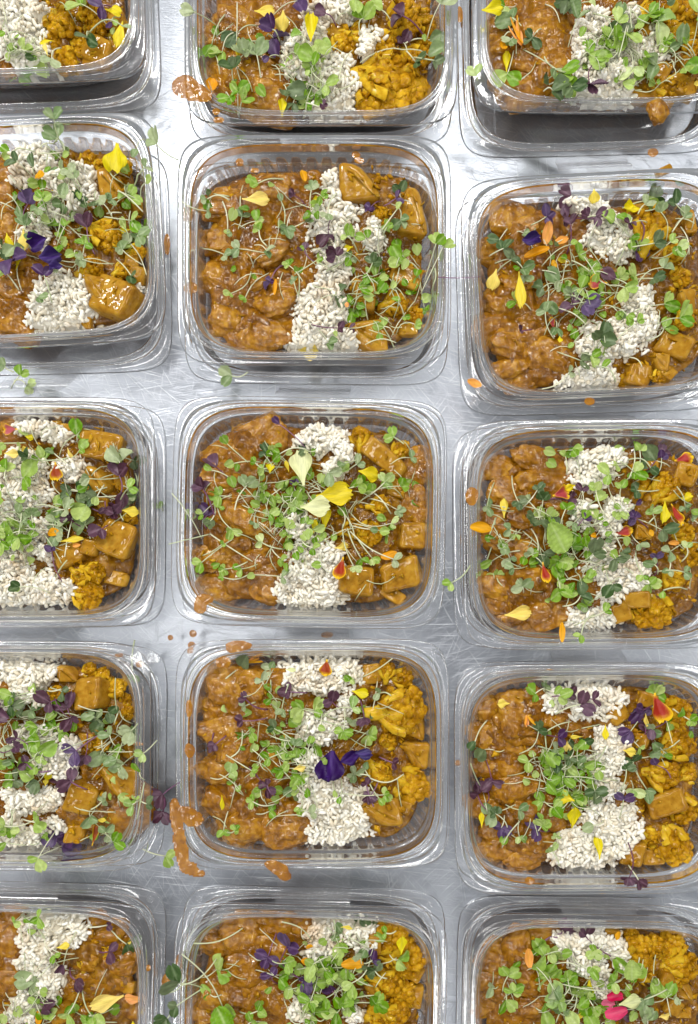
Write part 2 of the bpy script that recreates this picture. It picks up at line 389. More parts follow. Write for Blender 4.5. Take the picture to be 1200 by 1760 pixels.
# per tray: opening centre in the photograph, turn in degrees, crop (origin, zoom) the notes below are measured in, and names
TR = {
 '00': dict(c=(12, -58), r=1.5, o=(0, 0, 3.871), n='the yellow cauliflower tray', t='full of yellow cauliflower and rice with few sprouts'),
 '01': dict(c=(552, 14), r=0.0, o=(270, 0, 2.264), n='the overflowing tray', t='with a blob of sauce spilling over its corner'),
 '02': dict(c=(1048, -8), r=0.0, o=(740, 0, 2.609), n='the fringed-flower tray', t='with a fringed orange flower, carrot bit on its rim'),
 '10': dict(c=(42, 396), r=3.0, o=(0, 170, 3.452), n='the forked-flower tray', t='with a violet pansy beside a forked pale yellow flower'),
 '11': dict(c=(540, 428), r=0.0, o=(270, 190, 2.264), n='the potato-cube tray', t='with a potato cube against its back wall'),
 '12': dict(c=(1035, 492), r=3.0, o=(740, 250, 2.609), n='the violet-leaf tray', t='with a big violet leaf and orange petals near purple shoots'),
 '20': dict(c=(30, 880), r=0.0, o=(0, 660, 3.871), n='the big-potato tray', t='with large potato chunks and a red-edged petal on rice'),
 '21': dict(c=(531, 880), r=-1.2, o=(270, 660, 2.264), n='the cream-petal tray', t='with large cream and pale yellow petals in its middle'),
 '22': dict(c=(1032, 918), r=0.5, o=(740, 700, 2.609), n='the mint-leaf tray', t='with a mint leaf and many orange petals'),
 '30': dict(c=(22, 1300), r=-0.5, o=(0, 1080, 3.826), n='the purple-strewn tray', t='with purple leaves strewn across its rice'),
 '31': dict(c=(537, 1297), r=0.3, o=(270, 1080, 2.264), n='the dark-pansy tray', t='with a large dark violet pansy on its rice'),
 '32': dict(c=(1018, 1340), r=0.5, o=(740, 1120, 2.609), n='the red-petal tray', t='with one large red petal on cauliflower'),
 '40': dict(c=(26, 1745), r=-1.5, o=(0, 1500, 3.871), n='the crumpled-petal tray', t='with a crumpled yellow petal on brown chunks'),
 '41': dict(c=(531, 1755), r=-1.5, o=(270, 1500, 2.264), n='the sprout-heap tray', t='with a dense heap of green sprouts between chunks'),
 '42': dict(c=(1030, 1772), r=-1.0, o=(740, 1520, 2.609), n='the pink-blossom tray', t='with a pink and white blossom'),
}
for k, T in TR.items():
    T['x'], T['y'] = PX(T['c'][0], T['c'][1], ZT + 0.040)
    T['a'] = math.radians(T['r'])
def buttons(parent, z):
    for (bx, by) in BTN:
        b = mk('button', me_btn, None, parent); b.location = (bx, by, z)
def build_container(key):
    T = TR[key]
    root = empty('clear_container', (T['x'], T['y'], ZT), T['a'])
    tag(root, 'clear plastic hinged tray ' + T['t'], 'container', 'food trays set out on the steel table')
    mk('well', me_well, None, root)
    rm = mk('rim', me_rim, None, root); buttons(rm, 0.0392)
    # the lid lies open behind the tray; the next tray back stands in it
    up = str(int(key[0]) - 1) + key[1]
    exp = Matrix.Rotation(T['a'], 2) @ Vector((0, 0.1715)) + Vector((T['x'], T['y']))
    if up in TR:
        U = TR[up]; lx, ly = exp.x * .45 + U['x'] * .55, max(exp.y * .45 + U['y'] * .55, exp.y - 0.003); la = (T['a'] + U['a']) / 2
    else: lx, ly, la = exp.x, exp.y, T['a']
    Minv = (Matrix.Translation((T['x'], T['y'], ZT)) @ Matrix.Rotation(T['a'], 4, 'Z')).inverted()
    Ml = Minv @ Matrix.Translation((lx, ly, 0.0)) @ Matrix.Rotation(la, 4, 'Z')
    ld = mk('lid', me_lid, None, root); ld.matrix_local = Ml
    buttons(ld, 0.0166)
    # hinge strip from the tray's back flange down to the lid's front flange
    V, Fc = [], []
    nu, nv = 24, 9
    for i in range(nu + 1):
        u = -0.026 + 0.052 * i / nu
        p0 = Vector((u, 0.0796, 0.0370)); p1 = Ml @ Vector((u, -0.0803, 0.0152))
        for j in range(nv + 1):
            t = j / nv; s = t * t * (3 - 2 * t)
            p = p0.lerp(p1, t); p.z = p0.z * (1 - s) + p1.z * s 
            V.append(p)
    for i in range(nu):
        for j in range(nv):
            a = i * (nv + 1) + j; Fc.append((a, a + nv + 1, a + nv + 2, a + 1))
    mk('hinge', mesh('hinge', V, Fc), M['plastic'], root)
    return root
for k in TR: build_container(k)
for k in ('40', '41', '42'):        # lids under the front row, hinged to trays outside the picture
    T = TR[k]
    o = empty('open_lid', (T['x'], T['y'] + 0.002, 0), T['a'])
    tag(o, 'clear plastic lid lying open under ' + T['n'], 'lid', 'lids open under the front trays')
    l_ = mk('lid_shell', me_lid, None, o); buttons(l_, 0.0166)

# ------------------------------------------------------------------ food shapes
def blob_variant(seed, fibre):
    bm = bmesh.new(); bmesh.ops.create_icosphere(bm, subdivisions=4, radius=1)
    off = Vector((seed * 13.1, seed * 7.7, seed * 3.3))
    for v in bm.verts:
        p = v.co.copy()
        n1 = mnoise.noise(p * 1.1 + off); n2 = mnoise.noise(Vector((p.x * 1.2, p.y * 3.5, p.z * 3.0)) + off); n3 = mnoise.noise(p * 6 + off); n4 = mnoise.noise(Vector((p.x * 5, p.y * 14, p.z * 12)) + off)
        # squared-off lump with fibrous tears
        q = Vector([math.copysign(abs(c) ** 0.8, c) for c in p])
        v.co = q * (1 + 0.30 * n1 + 0.22 * n2 * fibre + 0.08 * n3 + 0.06 * n4 * fibre)
    me = bpy.data.meshes.new('chicken_chunk'); bm.to_mesh(me); bm.free()
    me.polygons.foreach_set('use_smooth', [True] * len(me.polygons)); me.materials.append(M['meat'])
    return me
MEAT = [blob_variant(s, 1.0 if s % 2 else 0.5) for s in range(8)]
def potato_variant(seed):
    r = random.Random(seed + 50)
    bm = bmesh.new(); bmesh.ops.create_cube(bm, size=2)
    for v in bm.verts:
        v.co = Vector((v.co.x * r.uniform(.78, 1.05), v.co.y * r.uniform(.75, 1.05), v.co.z * r.uniform(.7, 1.0)))
    if seed % 3 == 1:     # a slice off one corner
        bmesh.ops.bisect_plane(bm, geom=bm.verts[:] + bm.edges[:] + bm.faces[:], plane_co=(.45, .45, 0), plane_no=(1, .7, .35), clear_outer=True)
        bmesh.ops.contextual_create(bm, geom=[e for e in bm.edges if e.is_boundary])
    bmesh.ops.bevel(bm, geom=bm.edges[:], offset=0.27, segments=4, affect='EDGES', profile=0.5)
    bmesh.ops.triangulate(bm, faces=[f for f in bm.faces if len(f.verts) > 4])
    bmesh.ops.subdivide_edges(bm, edges=[e for e in bm.edges if e.calc_length() > 0.5], cuts=4, use_grid_fill=True)
    off = Vector((seed * 5.1, 2, 9))
    for v in bm.verts:
        p = v.co.copy()
        v.co = p * (1 + 0.06 * mnoise.noise(p * 1.2 + off) + 0.02 * mnoise.noise(p * 5 + off))
        if seed % 3 == 2: # one side keeps the round of the potato
            k = max(0, p.x); v.co.x -= 0.42 * k * (p.y * p.y + p.z * p.z) * 0.5
    me = bpy.data.meshes.new('potato_chunk'); bm.to_mesh(me); bm.free()
    me.polygons.foreach_set('use_smooth', [True] * len(me.polygons)); me.materials.append(M['potato'])
    return me
POT = [potato_variant(s) for s in range(9)]
def cauli_variant(seed):
    r = random.Random(seed + 90)
    bm = bmesh.new()
    # curd: lumps over a dome, lumps over each lump
    m0 = bmesh.ops.create_icosphere(bm, subdivisions=3, radius=.62)
    for v in m0['verts']: v.co.z *= .8; v.co *= 1 + .2 * mnoise.noise(v.co * 3 + Vector((seed, 0, 0)))
    for i in range(85):
        th = r.uniform(0, 2 * math.pi); ph = math.acos(r.uniform(-.05, 1))
        d = Vector((math.sin(ph) * math.cos(th), math.sin(ph) * math.sin(th), math.cos(ph) * .8))
        big = .62 + .16 * mnoise.noise(d * 2.2 + Vector((seed * 3.7, 1, 2)))
        m0 = bmesh.ops.create_icosphere(bm, subdivisions=2, radius=r.uniform(.11, .20), matrix=Matrix.Translation(d * big))
        for v in m0['verts']:
            c = d * big; p = v.co - c
            v.co = c + p * (1 + .35 * mnoise.noise(v.co * 9 + Vector((i, seed, 0))))
    head = bpy.data.meshes.new('floret_head'); bm.to_mesh(head); bm.free()
    head.polygons.foreach_set('use_smooth', [True] * len(head.polygons)); head.materials.append(M['cauli'])
    # stem with branches running out from under the curd
    V, Fc = [], []
    def tube(pts, r0, r1, K=9):
        b = len(V)
        for i, p in enumerate(pts):
            t = i / (len(pts) - 1); rr = r0 * (1 - t) + r1 * t
            for k in range(K):
                a = 2 * math.pi * k / K
                V.append((p[0] + rr * math.cos(a) * .9, p[1] + rr * 0.25 * math.sin(a), p[2] + rr * math.sin(a)))
        for i in range(len(pts) - 1):
            for k in range(K): Fc.append((b + i * K + k, b + (i + 1) * K + k, b + (i + 1) * K + (k + 1) % K, b + i * K + (k + 1) % K))
        for e in (0, len(pts) - 1): Fc.append(tuple(b + e * K + k for k in range(K)))
    tube([(0, -1.15, .12), (.03, -.95, .2), (0, -.7, .26), (0, -.4, .25), (0, 0, .1)], .20, .34)
    for sx in (-.45, .1, .5):
        tube([(0, -.85, .2), (sx * .5, -.6, .36), (sx, -.35, .48), (sx * 1.25, .0, .5)], .13, .18)
    st = mesh('stem', V, Fc); st.materials.append(M['caustem'])
    return head, st
CAU = [cauli_variant(s) for s in range(5)]

def grain_mesh(bend, fat):
    K = 7; L = 6
    V = [(0, -1, 0)]
    for i in range(1, L):
        t = -1 + 2 * i / L; rr = (1 - abs(t) ** 2.6) ** .5
        for k in range(K):
            a = 2 * math.pi * k / K
            V.append((rr * math.cos(a) * fat + bend * t * t, t, rr * math.sin(a) * fat))
    V.append((0, 1, 0)); n = len(V) - 1
    Fc = []
    for k in range(K): Fc.append((0, 1 + (k + 1) % K, 1 + k))
    for i in range(L - 2):
        for k in range(K):
            a = 1 + i * K + k; b = 1 + i * K + (k + 1) % K
            Fc.append((a, b, b + K)); Fc.append((a, b + K, a + K))
    for k in range(K): Fc.append((n, n - K + k, n - K + (k + 1) % K))
    return np.array(V), np.array(Fc)
GR = [grain_mesh(b, f) for b, f in ((.14, .40), (-.2, .36), (.28, .38), (0, .46))]
GRM = []
for gv, gf in GR:
    me = fastmesh('rice_grain', gv, gf); me.materials.append(M['rice']); GRM.append(me)

def leaf_mesh(kind, seed):
    """leaf of length 1 along +y, cupped and wavy; attribute rib = 1 on the midrib (or the margin)"""
    r = random.Random(seed)
    nu, nv = (8, 10) if kind != 'mint' else (12, 20)
    cup = r.uniform(.15, 1.0); bend = r.uniform(-.45, .35); tw = r.uniform(-.25, .25)
    V, Fc, R = [], [], []
    for j in range(nv + 1):
        v = j / nv
        for i in range(nu + 1):
            u = -1 + 2 * i / nu
            if kind == 'heart':      # obcordate seed leaf: broad notched tip
                w = (.44 + .03 * (seed % 4)) * (math.sin(math.pi * (.05 + .60 * v)) ** .9) * (1 - .15 * v)
                w *= math.sqrt(max(0.0, 1 - max(0, (v - .55) / .45) ** 2 * .75))
                y = v * (1 - (.05 + .02 * (seed % 3)) * (1 - abs(u)) ** 1.5 * v * v * 1.6) + .06 * math.sin(math.pi * abs(u)) * v * v
            elif kind == 'oval':
                w = .40 * math.sqrt(max(0, math.sin(math.pi * (.03 + .95 * v)))) ; y = v
            else:                     # toothed true leaf
                w = .36 * math.sin(math.pi * (.04 + .93 * v ** .8)) ** .8 + .02; w *= 1 + .09 * math.cos(v * math.pi * 18) * abs(u); y = v
            x = u * w
            z = cup * x * x * 1.6 + bend * v * v * .6 + tw * x * v + .03 * math.sin(6 * u + 5 * v + seed)
            if kind == 'mint': z += .018 * math.cos(v * math.pi * 14 + abs(u) * 3) * min(1, abs(u) * 3)
            V.append((x, y, z)); 
            rib = max(0, 1 - abs(x) / .035)
            side = max(0, 1 - abs(((v * 7 - abs(u) * 1.2) % 1) - .5) * 9) * .45 if 0.05 < abs(u) < .9 else 0
            R.append(max(rib, side) * (1 - .2 * v))
    for j in range(nv):
        for i in range(nu):
            a = j * (nu + 1) + i; Fc.append((a, a + 1, a + nu + 2, a + nu + 1))
    me = mesh('leaf', V, Fc)
    at = me.attributes.new('rib', 'FLOAT', 'POINT'); at.data.foreach_set('value', R)
    return me
LEAF = {}
for c in LEAFCOL:
    LEAF[c] = []
    for s in range(7):
        me = leaf_mesh('heart' if s < 5 else ('oval' if s == 5 else 'mint'), s + 11); me.materials.append(M['leaf_' + c]); LEAF[c].append(me)

def petal_mesh(L, Wd, kind, r):
    V, Fc, R = [], [], []
    def one(L, Wd, ang, base, prof):
        nu, nv = (8, 11)
        b0 = len(V); cup = r.uniform(-.9, 1.5); bend = r.uniform(-.3, .4); ph = r.uniform(0, 6); fold = r.uniform(0, .35) * (2.2 if prof == 'pansy' else 1)
        for j in range(nv + 1):
            v = j / nv
            for i in range(nu + 1):
                u = -1 + 2 * i / nu
                if prof == 'fan':
                    t = min(1, v * 1.25); w = .10 + .90 * t * t * (3 - 2 * t); w *= math.sqrt(max(0.02, 1 - max(0, (v - .62) / .38) ** 2.4 * .72))
                    y = v - .10 * u * u * v * v + .045 * math.cos(3.2 * math.pi * u + ph) * v ** 4
                elif prof == 'tongue':
                    w = max(.08, math.sin(math.pi * (.05 + .86 * v)) ** .65); y = v - .05 * u * u * v + .02 * math.cos(9 * u + ph) * v ** 4
                elif prof == 'pansy':
                    t = min(1, v * 1.15); w = (.12 + .95 * math.sin(math.pi / 2 * t)) * math.sqrt(max(.02, 1 - max(0, (v - .6) / .4) ** 2 * .6)); y = v - .14 * u * u * v + .05 * math.cos(7 * u + ph) * v ** 3
                elif prof == 'round':
                    w = math.sqrt(max(.02, math.sin(math.pi * (.06 + .90 * v)))); y = v
                else:
                    w = max(.12, math.sin(math.pi * (.1 + .75 * v)) ** .5) * (1 if v < .9 else .75); y = v
                x = u * w * Wd / 2
                rf = 3.2 if prof == 'pansy' else 1.0
                z = (cup * (x * x) / max(Wd, 1e-4) + bend * L * v * v + fold * abs(x) * .7 + .09 * rf * Wd * math.sin(5 * u + 4 * v + ph) * v + .07 * Wd * math.sin(9 * v + ph) * abs(u) + .03 * Wd * math.sin(11 * u + 2 * ph) * v)
                c, s = math.cos(ang), math.sin(ang)
                yy = (y - .0) * L
                V.append((base[0] + x * c - yy * s, base[1] + x * s + yy * c, base[2] + z))
                R.append(max(abs(u) ** 3 * .85 * min(1, v * 2), (v - .62) / .38 * .95 if v > .62 else 0, (1 - v * 3.5) if v < .28 else 0) if kind == 'r' else max(0, 1 - abs(u) * 2.5) * .5)
        for j in range(nv):
            for i in range(nu):
                a = b0 + j * (nu + 1) + i; Fc.append((a, a + 1, a + nu + 2, a + nu + 1))
    if kind == 'f':
        for q in range(6): one(L * r.uniform(.7, 1), Wd * .2, r.uniform(-.75, .75), (0, 0, 0.001 * q * .4), 'strip')
    else:
        one(L, Wd, 0, (0, 0, 0), {'y': 'fan', 'w': 'fan', 'o': 'tongue', 'r': 'fan', 'v': 'pansy', 'm': 'round'}[kind])
    zmin = min(p[2] for p in V)
    me = mesh('petal', [(p[0], p[1] - L / 2, p[2] - zmin) for p in V], Fc)
    at = me.attributes.new('rib', 'FLOAT', 'POINT'); at.data.foreach_set('value', R)
    me.materials.append(M['pet_' + kind])
    return me
def tube_mesh(pts, r0, r1, K=6):
    V, Fc = [], []
    for i, p in enumerate(pts):
        t = i / (len(pts) - 1); rr = r0 * (1 - t) + r1 * t
        d = (pts[min(i + 1, len(pts) - 1)] - pts[max(i - 1, 0)]).normalized()
        a = d.cross(Vector((0, 0, 1)));  a = a.normalized() if a.length > 1e-6 else Vector((1, 0, 0)); b = a.cross(d)
        for k in range(K):
            q = 2 * math.pi * k / K; V.append(p + a * rr * math.cos(q) + b * rr * math.sin(q))
    for i in range(len(pts) - 1):
        for k in range(K): Fc.append((i * K + k, i * K + (k + 1) % K, (i + 1) * K + (k + 1) % K, (i + 1) * K + k))
    Fc.append(tuple(range(K))[::-1]); Fc.append(tuple((len(pts) - 1) * K + k for k in range(K)))
    return V, Fc

# ------------------------------------------------------------------ what lies in each tray (measured in enlarged crops)
# rice: x y rx ry | meat: x y rx ry | pot: x y w h turn | cau: x y r | spr: x y [root x y] colour+size | pet: x y w h colour
D = {}
D['11'] = dict(
 rice="690 420 90 110;680 620 70 120;640 770 110 110;640 890 130 60;740 910 60 50;680 270 40 40;840 470 40 60",
 meat="270 350 100 60;440 300 90 60;250 470 80 60;380 650 60 45;390 840 110 70;260 790 70 60;520 660 80 60;440 540 80 60;330 900 90 50;230 620 70 60;310 560 70 50;460 740 80 60",
 pot="790 285 165 140 0;1000 390 130 190 20;965 635 130 90 25;810 870 170 130 -5;800 720 110 120 10;1030 880 80 50 0",
 cau="930 740 55;870 400 40;1010 790 45",
 spr="380 290 500 250 g16;600 265 597 380 d24;400 420 320 440 g20;390 450 430 530 g16;270 460 d14;300 520 430 555 d16;265 550 150 490 d14;275 710 360 610 g14;330 720 430 610 g12;590 420 460 440 d16;660 430 d20;560 520 p18;665 495 p22;680 565 p26;850 560 800 650 k26;940 380 870 480 g14;955 440 d22;945 265 k18;820 380 870 330 v16;945 330 880 350 v16;900 440 880 480 g12;920 510 1040 590 g26;930 565 1030 620 g26;1090 520 1040 640 g24;1120 530 1030 690 g22;1070 700 1080 620 g20;1050 750 1020 620 g16;890 690 810 640 g18;770 770 800 660 g18;720 710 k24;870 810 930 900 g24;970 800 g14;1020 830 960 800 g14;680 900 d22;720 850 p16;430 665 v18;500 580 g16;550 610 g16;530 655 d12;190 285 k14;170 330 280 340 d14;200 380 100 365 d12;730 480 g18;640 580 g12;480 330 d12;500 470 d22;440 560 d20;650 340 g16;620 390 530 330 d12;850 650 820 800 g18;330 380 d20;325 260 322 370 s;760 840 690 850 p10;930 910 810 905 s;760 550 d16;520 310 590 370 p8",
 pet="385 350 110 60 y;580 905 90 80 y;565 225 30 50 o;460 690 18 60 o;745 520 40 30 y;625 335 40 24 y;740 760 20 20 o")
D['21'] = dict(
 rice="640 215 90 65;720 270 40 50;600 690 90 110;600 820 140 60;680 680 50 70;560 560 60 60;690 330 40 40",
 meat="370 180 110 60;450 200 50 60;260 370 90 60;240 260 80 50;330 520 110 70;220 660 90 60;300 620 80 60;470 560 60 50;420 800 60 50;240 780 100 50;400 690 80 50;320 430 90 50;1030 330 70 110;1040 480 50 80",
 pot="890 290 200 90 35;985 590 110 120 0;950 740 170 130 -10;770 770 140 120 5;930 830 120 60 30;940 400 80 80 10",
 cau="790 200 50;950 250 45;830 580 60;760 560 45;870 470 45",
 spr="255 215 350 300 g20;200 330 290 370 g18;215 430 290 440 g28;285 310 400 300 g18;355 375 300 500 d24;370 300 450 340 g14;408 255 500 300 k20;460 270 g18;150 500 290 430 g14;300 580 230 480 g22;390 610 490 640 l18;375 550 d14;450 510 330 470 g18;480 530 550 470 g16;510 590 560 500 g20;540 490 450 400 g22;620 650 560 600 g18;150 700 290 600 g18;240 720 350 690 g14;310 720 390 700 g14;500 750 360 740 d18;235 750 g12;490 690 g20;790 295 740 330 d20;690 360 620 330 d24;905 365 800 440 l24;965 390 780 460 g18;910 180 960 230 g20;950 490 820 440 d16;925 545 740 480 l16;880 575 760 540 g18;840 570 760 550 d14;800 690 740 560 g14;770 725 720 540 l16;935 690 750 570 d18;845 685 780 600 g14;800 390 g22;720 320 d18;530 370 540 450 v12;560 245 620 260 k18;460 140 590 260 v22;180 480 v24;170 385 p22;210 300 p26;200 545 k20;160 595 65 430 s;50 625 200 580 s;370 690 200 580 s;1000 275 910 310 d12;430 440 g20;590 530 g16;440 250 g14;640 590 g14;260 620 g12;830 400 g18;400 330 g16;520 470 l18;640 540 520 600 s;560 400 480 520 s;700 470 720 560 s;770 600 725 500 s",
 pet="565 325 110 150 w;690 430 150 110 y;615 480 120 100 w;820 345 90 75 y;440 325 40 40 y;715 630 60 40 y;715 720 60 100 r;905 665 70 40 o;650 520 50 100 y;500 310 20 50 y;610 550 30 60 y")
D['31'] = dict(
 rice="640 180 140 80;560 200 60 60;620 390 90 70;740 300 40 40;640 640 90 70;700 720 130 110;680 800 110 50;600 520 50 50",
 meat="270 230 90 90;360 230 70 60;310 480 70 60;230 320 70 50;260 400 100 60;250 560 90 60;240 690 80 60;340 780 90 80;505 780 95 80;430 330 60 40;270 830 80 40;430 640 60 60;450 220 60 60;410 530 70 60",
 pot="870 720 160 110 -10;1010 500 120 110 10;1040 380 80 100 15;840 180 90 90 0;960 700 60 60 20",
 cau="950 320 110;1000 620 90;870 570 60;900 150 45;1000 170 50;900 440 45",
 spr="330 140 k30;430 145 440 250 d22;395 195 470 300 d18;430 270 500 300 g16;545 310 700 360 g26;630 320 g22;480 330 d16;490 245 p26;665 275 p24;330 270 p16;325 310 380 290 d14;320 360 p14;205 480 p16;215 460 p12;775 300 640 350 l20;845 425 610 345 g22;725 415 g18;760 360 d20;810 365 p18;835 340 k16;750 205 800 160 g14;375 410 330 410 g20;440 385 k18;435 410 g16;600 430 g18;625 470 g22;300 560 200 590 l26;290 590 330 660 g16;395 620 420 680 g18;355 670 g20;520 650 d22;550 600 g20;445 720 380 730 g16;555 720 560 650 g16;615 705 560 710 d16;420 600 p16;440 640 p20;250 810 270 720 g18;315 780 260 800 g12;800 540 830 580 d20;750 575 d20;870 665 820 590 g14;900 650 720 640 g16;810 600 p14;820 670 p20;930 530 p16;960 570 830 580 s;915 115 800 190 s;330 400 250 515 s;560 580 g20;450 470 g16;420 510 g18;480 540 g20;510 500 g14;540 440 d18;380 560 g16;440 560 600 550 s;370 470 430 530 s;560 440 430 420 s;470 400 600 480 s;240 570 330 650 s;850 250 910 260 d20;715 660 g10;690 640 g8",
 pet="680 530 120 120 v;745 500 80 70 v;805 490 70 50 v;660 570 70 50 v;655 155 60 70 r;370 130 80 40 f;790 255 70 50 y;555 540 50 40 y;250 680 22 70 y;520 160 40 20 w")
D['12'] = dict(
 rice="730 280 90 50;830 430 110 70;790 370 90 60;940 680 60 60;860 840 150 90;760 900 110 60;720 1030 130 60;640 255 50 40;960 760 60 50",
 meat="350 280 110 80;440 350 70 50;290 440 70 60;400 600 80 60;300 780 100 80;360 870 90 60;470 830 80 80;560 930 120 90;430 1020 110 50;360 980 70 40;330 680 80 60;470 650 60 50;560 680 60 60;660 700 70 60",
 pot="1110 880 170 120 30;950 1020 130 110 20;1040 960 90 80 10;960 260 80 60 0;1180 320 60 120 0;1160 690 90 120 0;1080 1010 70 60 40",
 cau="990 370 100;1130 580 60;900 1030 50;1100 480 60;1060 1020 45;1150 780 50",
 spr="615 215 690 200 p26;540 310 v22;600 310 p20;630 330 p18;690 310 p18;755 330 p22;305 420 k22;350 450 k20;385 495 k20;440 385 d18;645 435 500 540 g18;435 550 d20;430 590 d18;375 680 g18;560 600 d28;490 635 k18;530 715 525 580 d22;510 730 d16;575 820 570 760 d20;700 655 g18;820 570 p26;720 720 600 660 v32;630 700 p22;765 855 k28;790 840 k24;890 780 g16;930 795 g14;880 665 g26;860 750 d20;640 885 700 820 g16;645 1000 510 1060 d16;700 970 k22;740 950 g18;800 340 880 420 g22;910 430 840 350 g20;880 350 960 360 l20;930 480 v20;970 470 v16;1020 440 k20;1040 200 k32;1100 220 k24;985 230 d18;1045 245 g18;1120 480 1000 480 l26;1060 540 d22;1020 610 k26;1080 440 1000 480 g16;870 545 g20;910 580 g22;1090 690 910 745 g30;1140 780 g32;1080 790 g24;1170 280 d16;870 390 p18;400 830 460 815 p12;1150 330 1175 470 s;1200 330 1120 300 s;690 470 760 590 s;600 570 500 560 s;870 430 840 530 s;580 720 700 800 s;820 1070 730 1000 s;960 985 900 940 s;740 560 640 500 g16;560 440 k16;540 560 640 540 s;640 640 d18;1010 300 d20",
 pet="290 585 70 90 y;400 650 60 190 y;920 270 90 65 y;720 250 60 60 y;530 390 50 90 o;590 420 65 40 o;480 470 120 40 o;760 600 90 80 r;450 440 90 70 v;560 775 30 60 r;585 860 30 30 y;600 505 60 30 y;560 520 30 40 o;900 250 40 70 y")
D['22'] = dict(
 rice="720 270 100 90;800 220 90 50;690 470 60 60;840 450 60 60;800 520 60 60;850 740 130 80;860 810 90 60;740 960 110 60;660 950 60 50;760 640 60 60",
 meat="490 230 110 55;330 270 70 60;340 370 70 60;480 310 90 40;290 500 60 60;330 590 80 60;440 650 70 60;320 800 90 60;450 770 90 70;540 910 100 70;360 950 70 50;580 440 60 50;290 900 60 40;470 990 80 40;420 480 70 60",
 pot="1160 300 110 110 20;920 860 130 90 0;860 920 90 100 -20;1000 270 60 60 0;960 560 80 70 10",
 cau="1070 360 80;1150 560 60;1180 660 70;1020 910 100;960 340 50;950 930 50;1100 780 60",
 spr="270 420 d16;255 455 d16;340 545 d20;320 620 g16;270 690 g22;240 750 300 490 g26;300 730 g22;325 630 390 540 d18;435 650 d18;370 690 d18;360 725 440 710 d18;400 785 420 830 d24;440 400 d18;400 440 k18;450 495 k20;500 350 k18;520 390 k18;520 470 g22;560 495 430 440 g20;490 525 k22;530 665 k22;600 650 680 640 g16;580 710 g26;575 770 g26;620 810 g24;660 610 g22;710 610 g20;740 640 k28;700 830 k26;590 850 g30;700 890 d18;640 530 d16;650 1035 740 930 g20;790 910 700 950 g18;800 820 k22;835 700 k24;880 660 k20;620 190 620 290 g18;660 190 g18;770 400 g26;770 310 880 290 g26;740 350 g20;820 260 900 240 g18;860 340 g20;940 310 g30;1000 220 k30;1010 280 k24;1080 180 p20;1060 205 v14;960 170 890 320 g14;945 425 v18;900 480 v20;690 490 v14;650 410 p18;680 360 p16;1000 445 l22;1070 560 k26;1070 650 d20;1020 660 v16;1000 690 d18;1075 745 d18;1010 800 870 720 g22;940 770 g14;960 625 d18;1160 610 l16;1160 460 d18;1190 490 d16;850 490 g20;910 370 k18;1160 740 d18;800 590 d16;1180 815 1050 820 s;935 170 890 320 s;300 490 260 600 s;460 540 480 660 s;1190 430 1070 380 s;740 930 650 980 s;560 540 k24;610 440 g16;640 470 d16;760 480 g18;680 520 780 500 s;1030 480 980 520 s;380 580 400 540 g14",
 pet="340 445 45 95 y;220 548 100 55 o;590 385 90 80 r;640 350 70 40 y;400 930 120 80 y;510 745 50 110 r;580 1010 30 100 o;880 555 90 60 r;1050 470 60 100 y;1110 480 50 120 r;1165 395 70 50 y;1160 220 80 75 r;990 565 25 35 o;1105 605 50 25 o;740 575 30 26 o;600 550 24 24 y")
D['32'] = dict(
 rice="720 220 130 80;800 230 80 80;560 240 50 50;800 400 80 60;790 520 80 70;800 620 70 60;800 740 110 70;870 810 80 60;720 900 150 90;620 850 50 40;620 930 70 40",
 meat="265 265 60 60;240 380 70 65;410 310 100 120;400 430 90 60;270 530 60 50;360 540 60 60;370 620 90 60;240 720 80 60;330 900 90 60;440 930 90 60;500 870 70 50;560 320 50 40;480 200 60 40;570 780 50 40;360 230 60 40;300 820 70 50;430 720 70 50",
 pot="1060 690 180 120 -15;840 280 110 100 -30;910 910 110 120 10;950 400 90 80 10;1010 930 110 80 0;980 220 90 80 20",
 cau="1130 280 80;1120 420 90;1060 560 85;1160 720 80;1120 900 110;1000 840 50;1180 560 60",
 spr="460 200 520 170 g22;600 205 530 175 g22;690 225 p24;740 210 p18;640 190 p18;500 340 k24;600 390 v26;230 455 300 455 k28;185 410 k18;290 615 p26;210 640 p20;250 600 p18;430 510 500 480 g20;530 480 g26;560 500 k22;570 550 g26;560 600 420 570 g32;610 600 g22;680 550 g20;715 560 g20;740 510 g20;630 440 k20;660 420 g22;700 390 k18;740 650 k24;660 660 g24;690 670 g20;580 720 g26;705 780 d24;520 770 g22;490 680 580 690 g22;420 715 d24;270 740 d22;285 715 k18;460 800 550 820 v32;320 830 v26;410 860 400 760 l18;540 880 l18;575 830 575 890 l14;920 650 920 590 l22;860 640 v20;1000 650 d22;900 480 k18;950 440 g14;1040 465 d24;1010 500 v22;930 270 v30;960 260 v22;880 370 v24;990 360 p22;1010 350 d22;1050 180 g24;1190 320 1100 260 g18;1060 240 1080 410 s;880 1020 880 850 p18;925 1025 890 960 p20;870 505 k16;640 320 520 360 s;800 590 600 570 s;780 680 640 560 s;800 515 680 500 s;330 895 400 760 s;240 630 175 495 s;340 450 300 455 s;770 330 680 345 s;1000 480 900 470 s;900 600 840 650 s;620 500 k20;650 560 g20;590 460 g18;600 640 g18;690 500 d18;560 440 d16;760 620 680 580 s;540 160 520 180 d12",
 pet="1020 255 110 140 r;330 235 60 50 y;430 315 60 60 f;620 665 80 75 y;650 755 75 110 y;750 880 50 110 y;620 430 50 50 y;785 360 35 70 y;890 445 60 50 y;235 765 30 70 y;660 385 60 22 y;975 310 30 60 y")
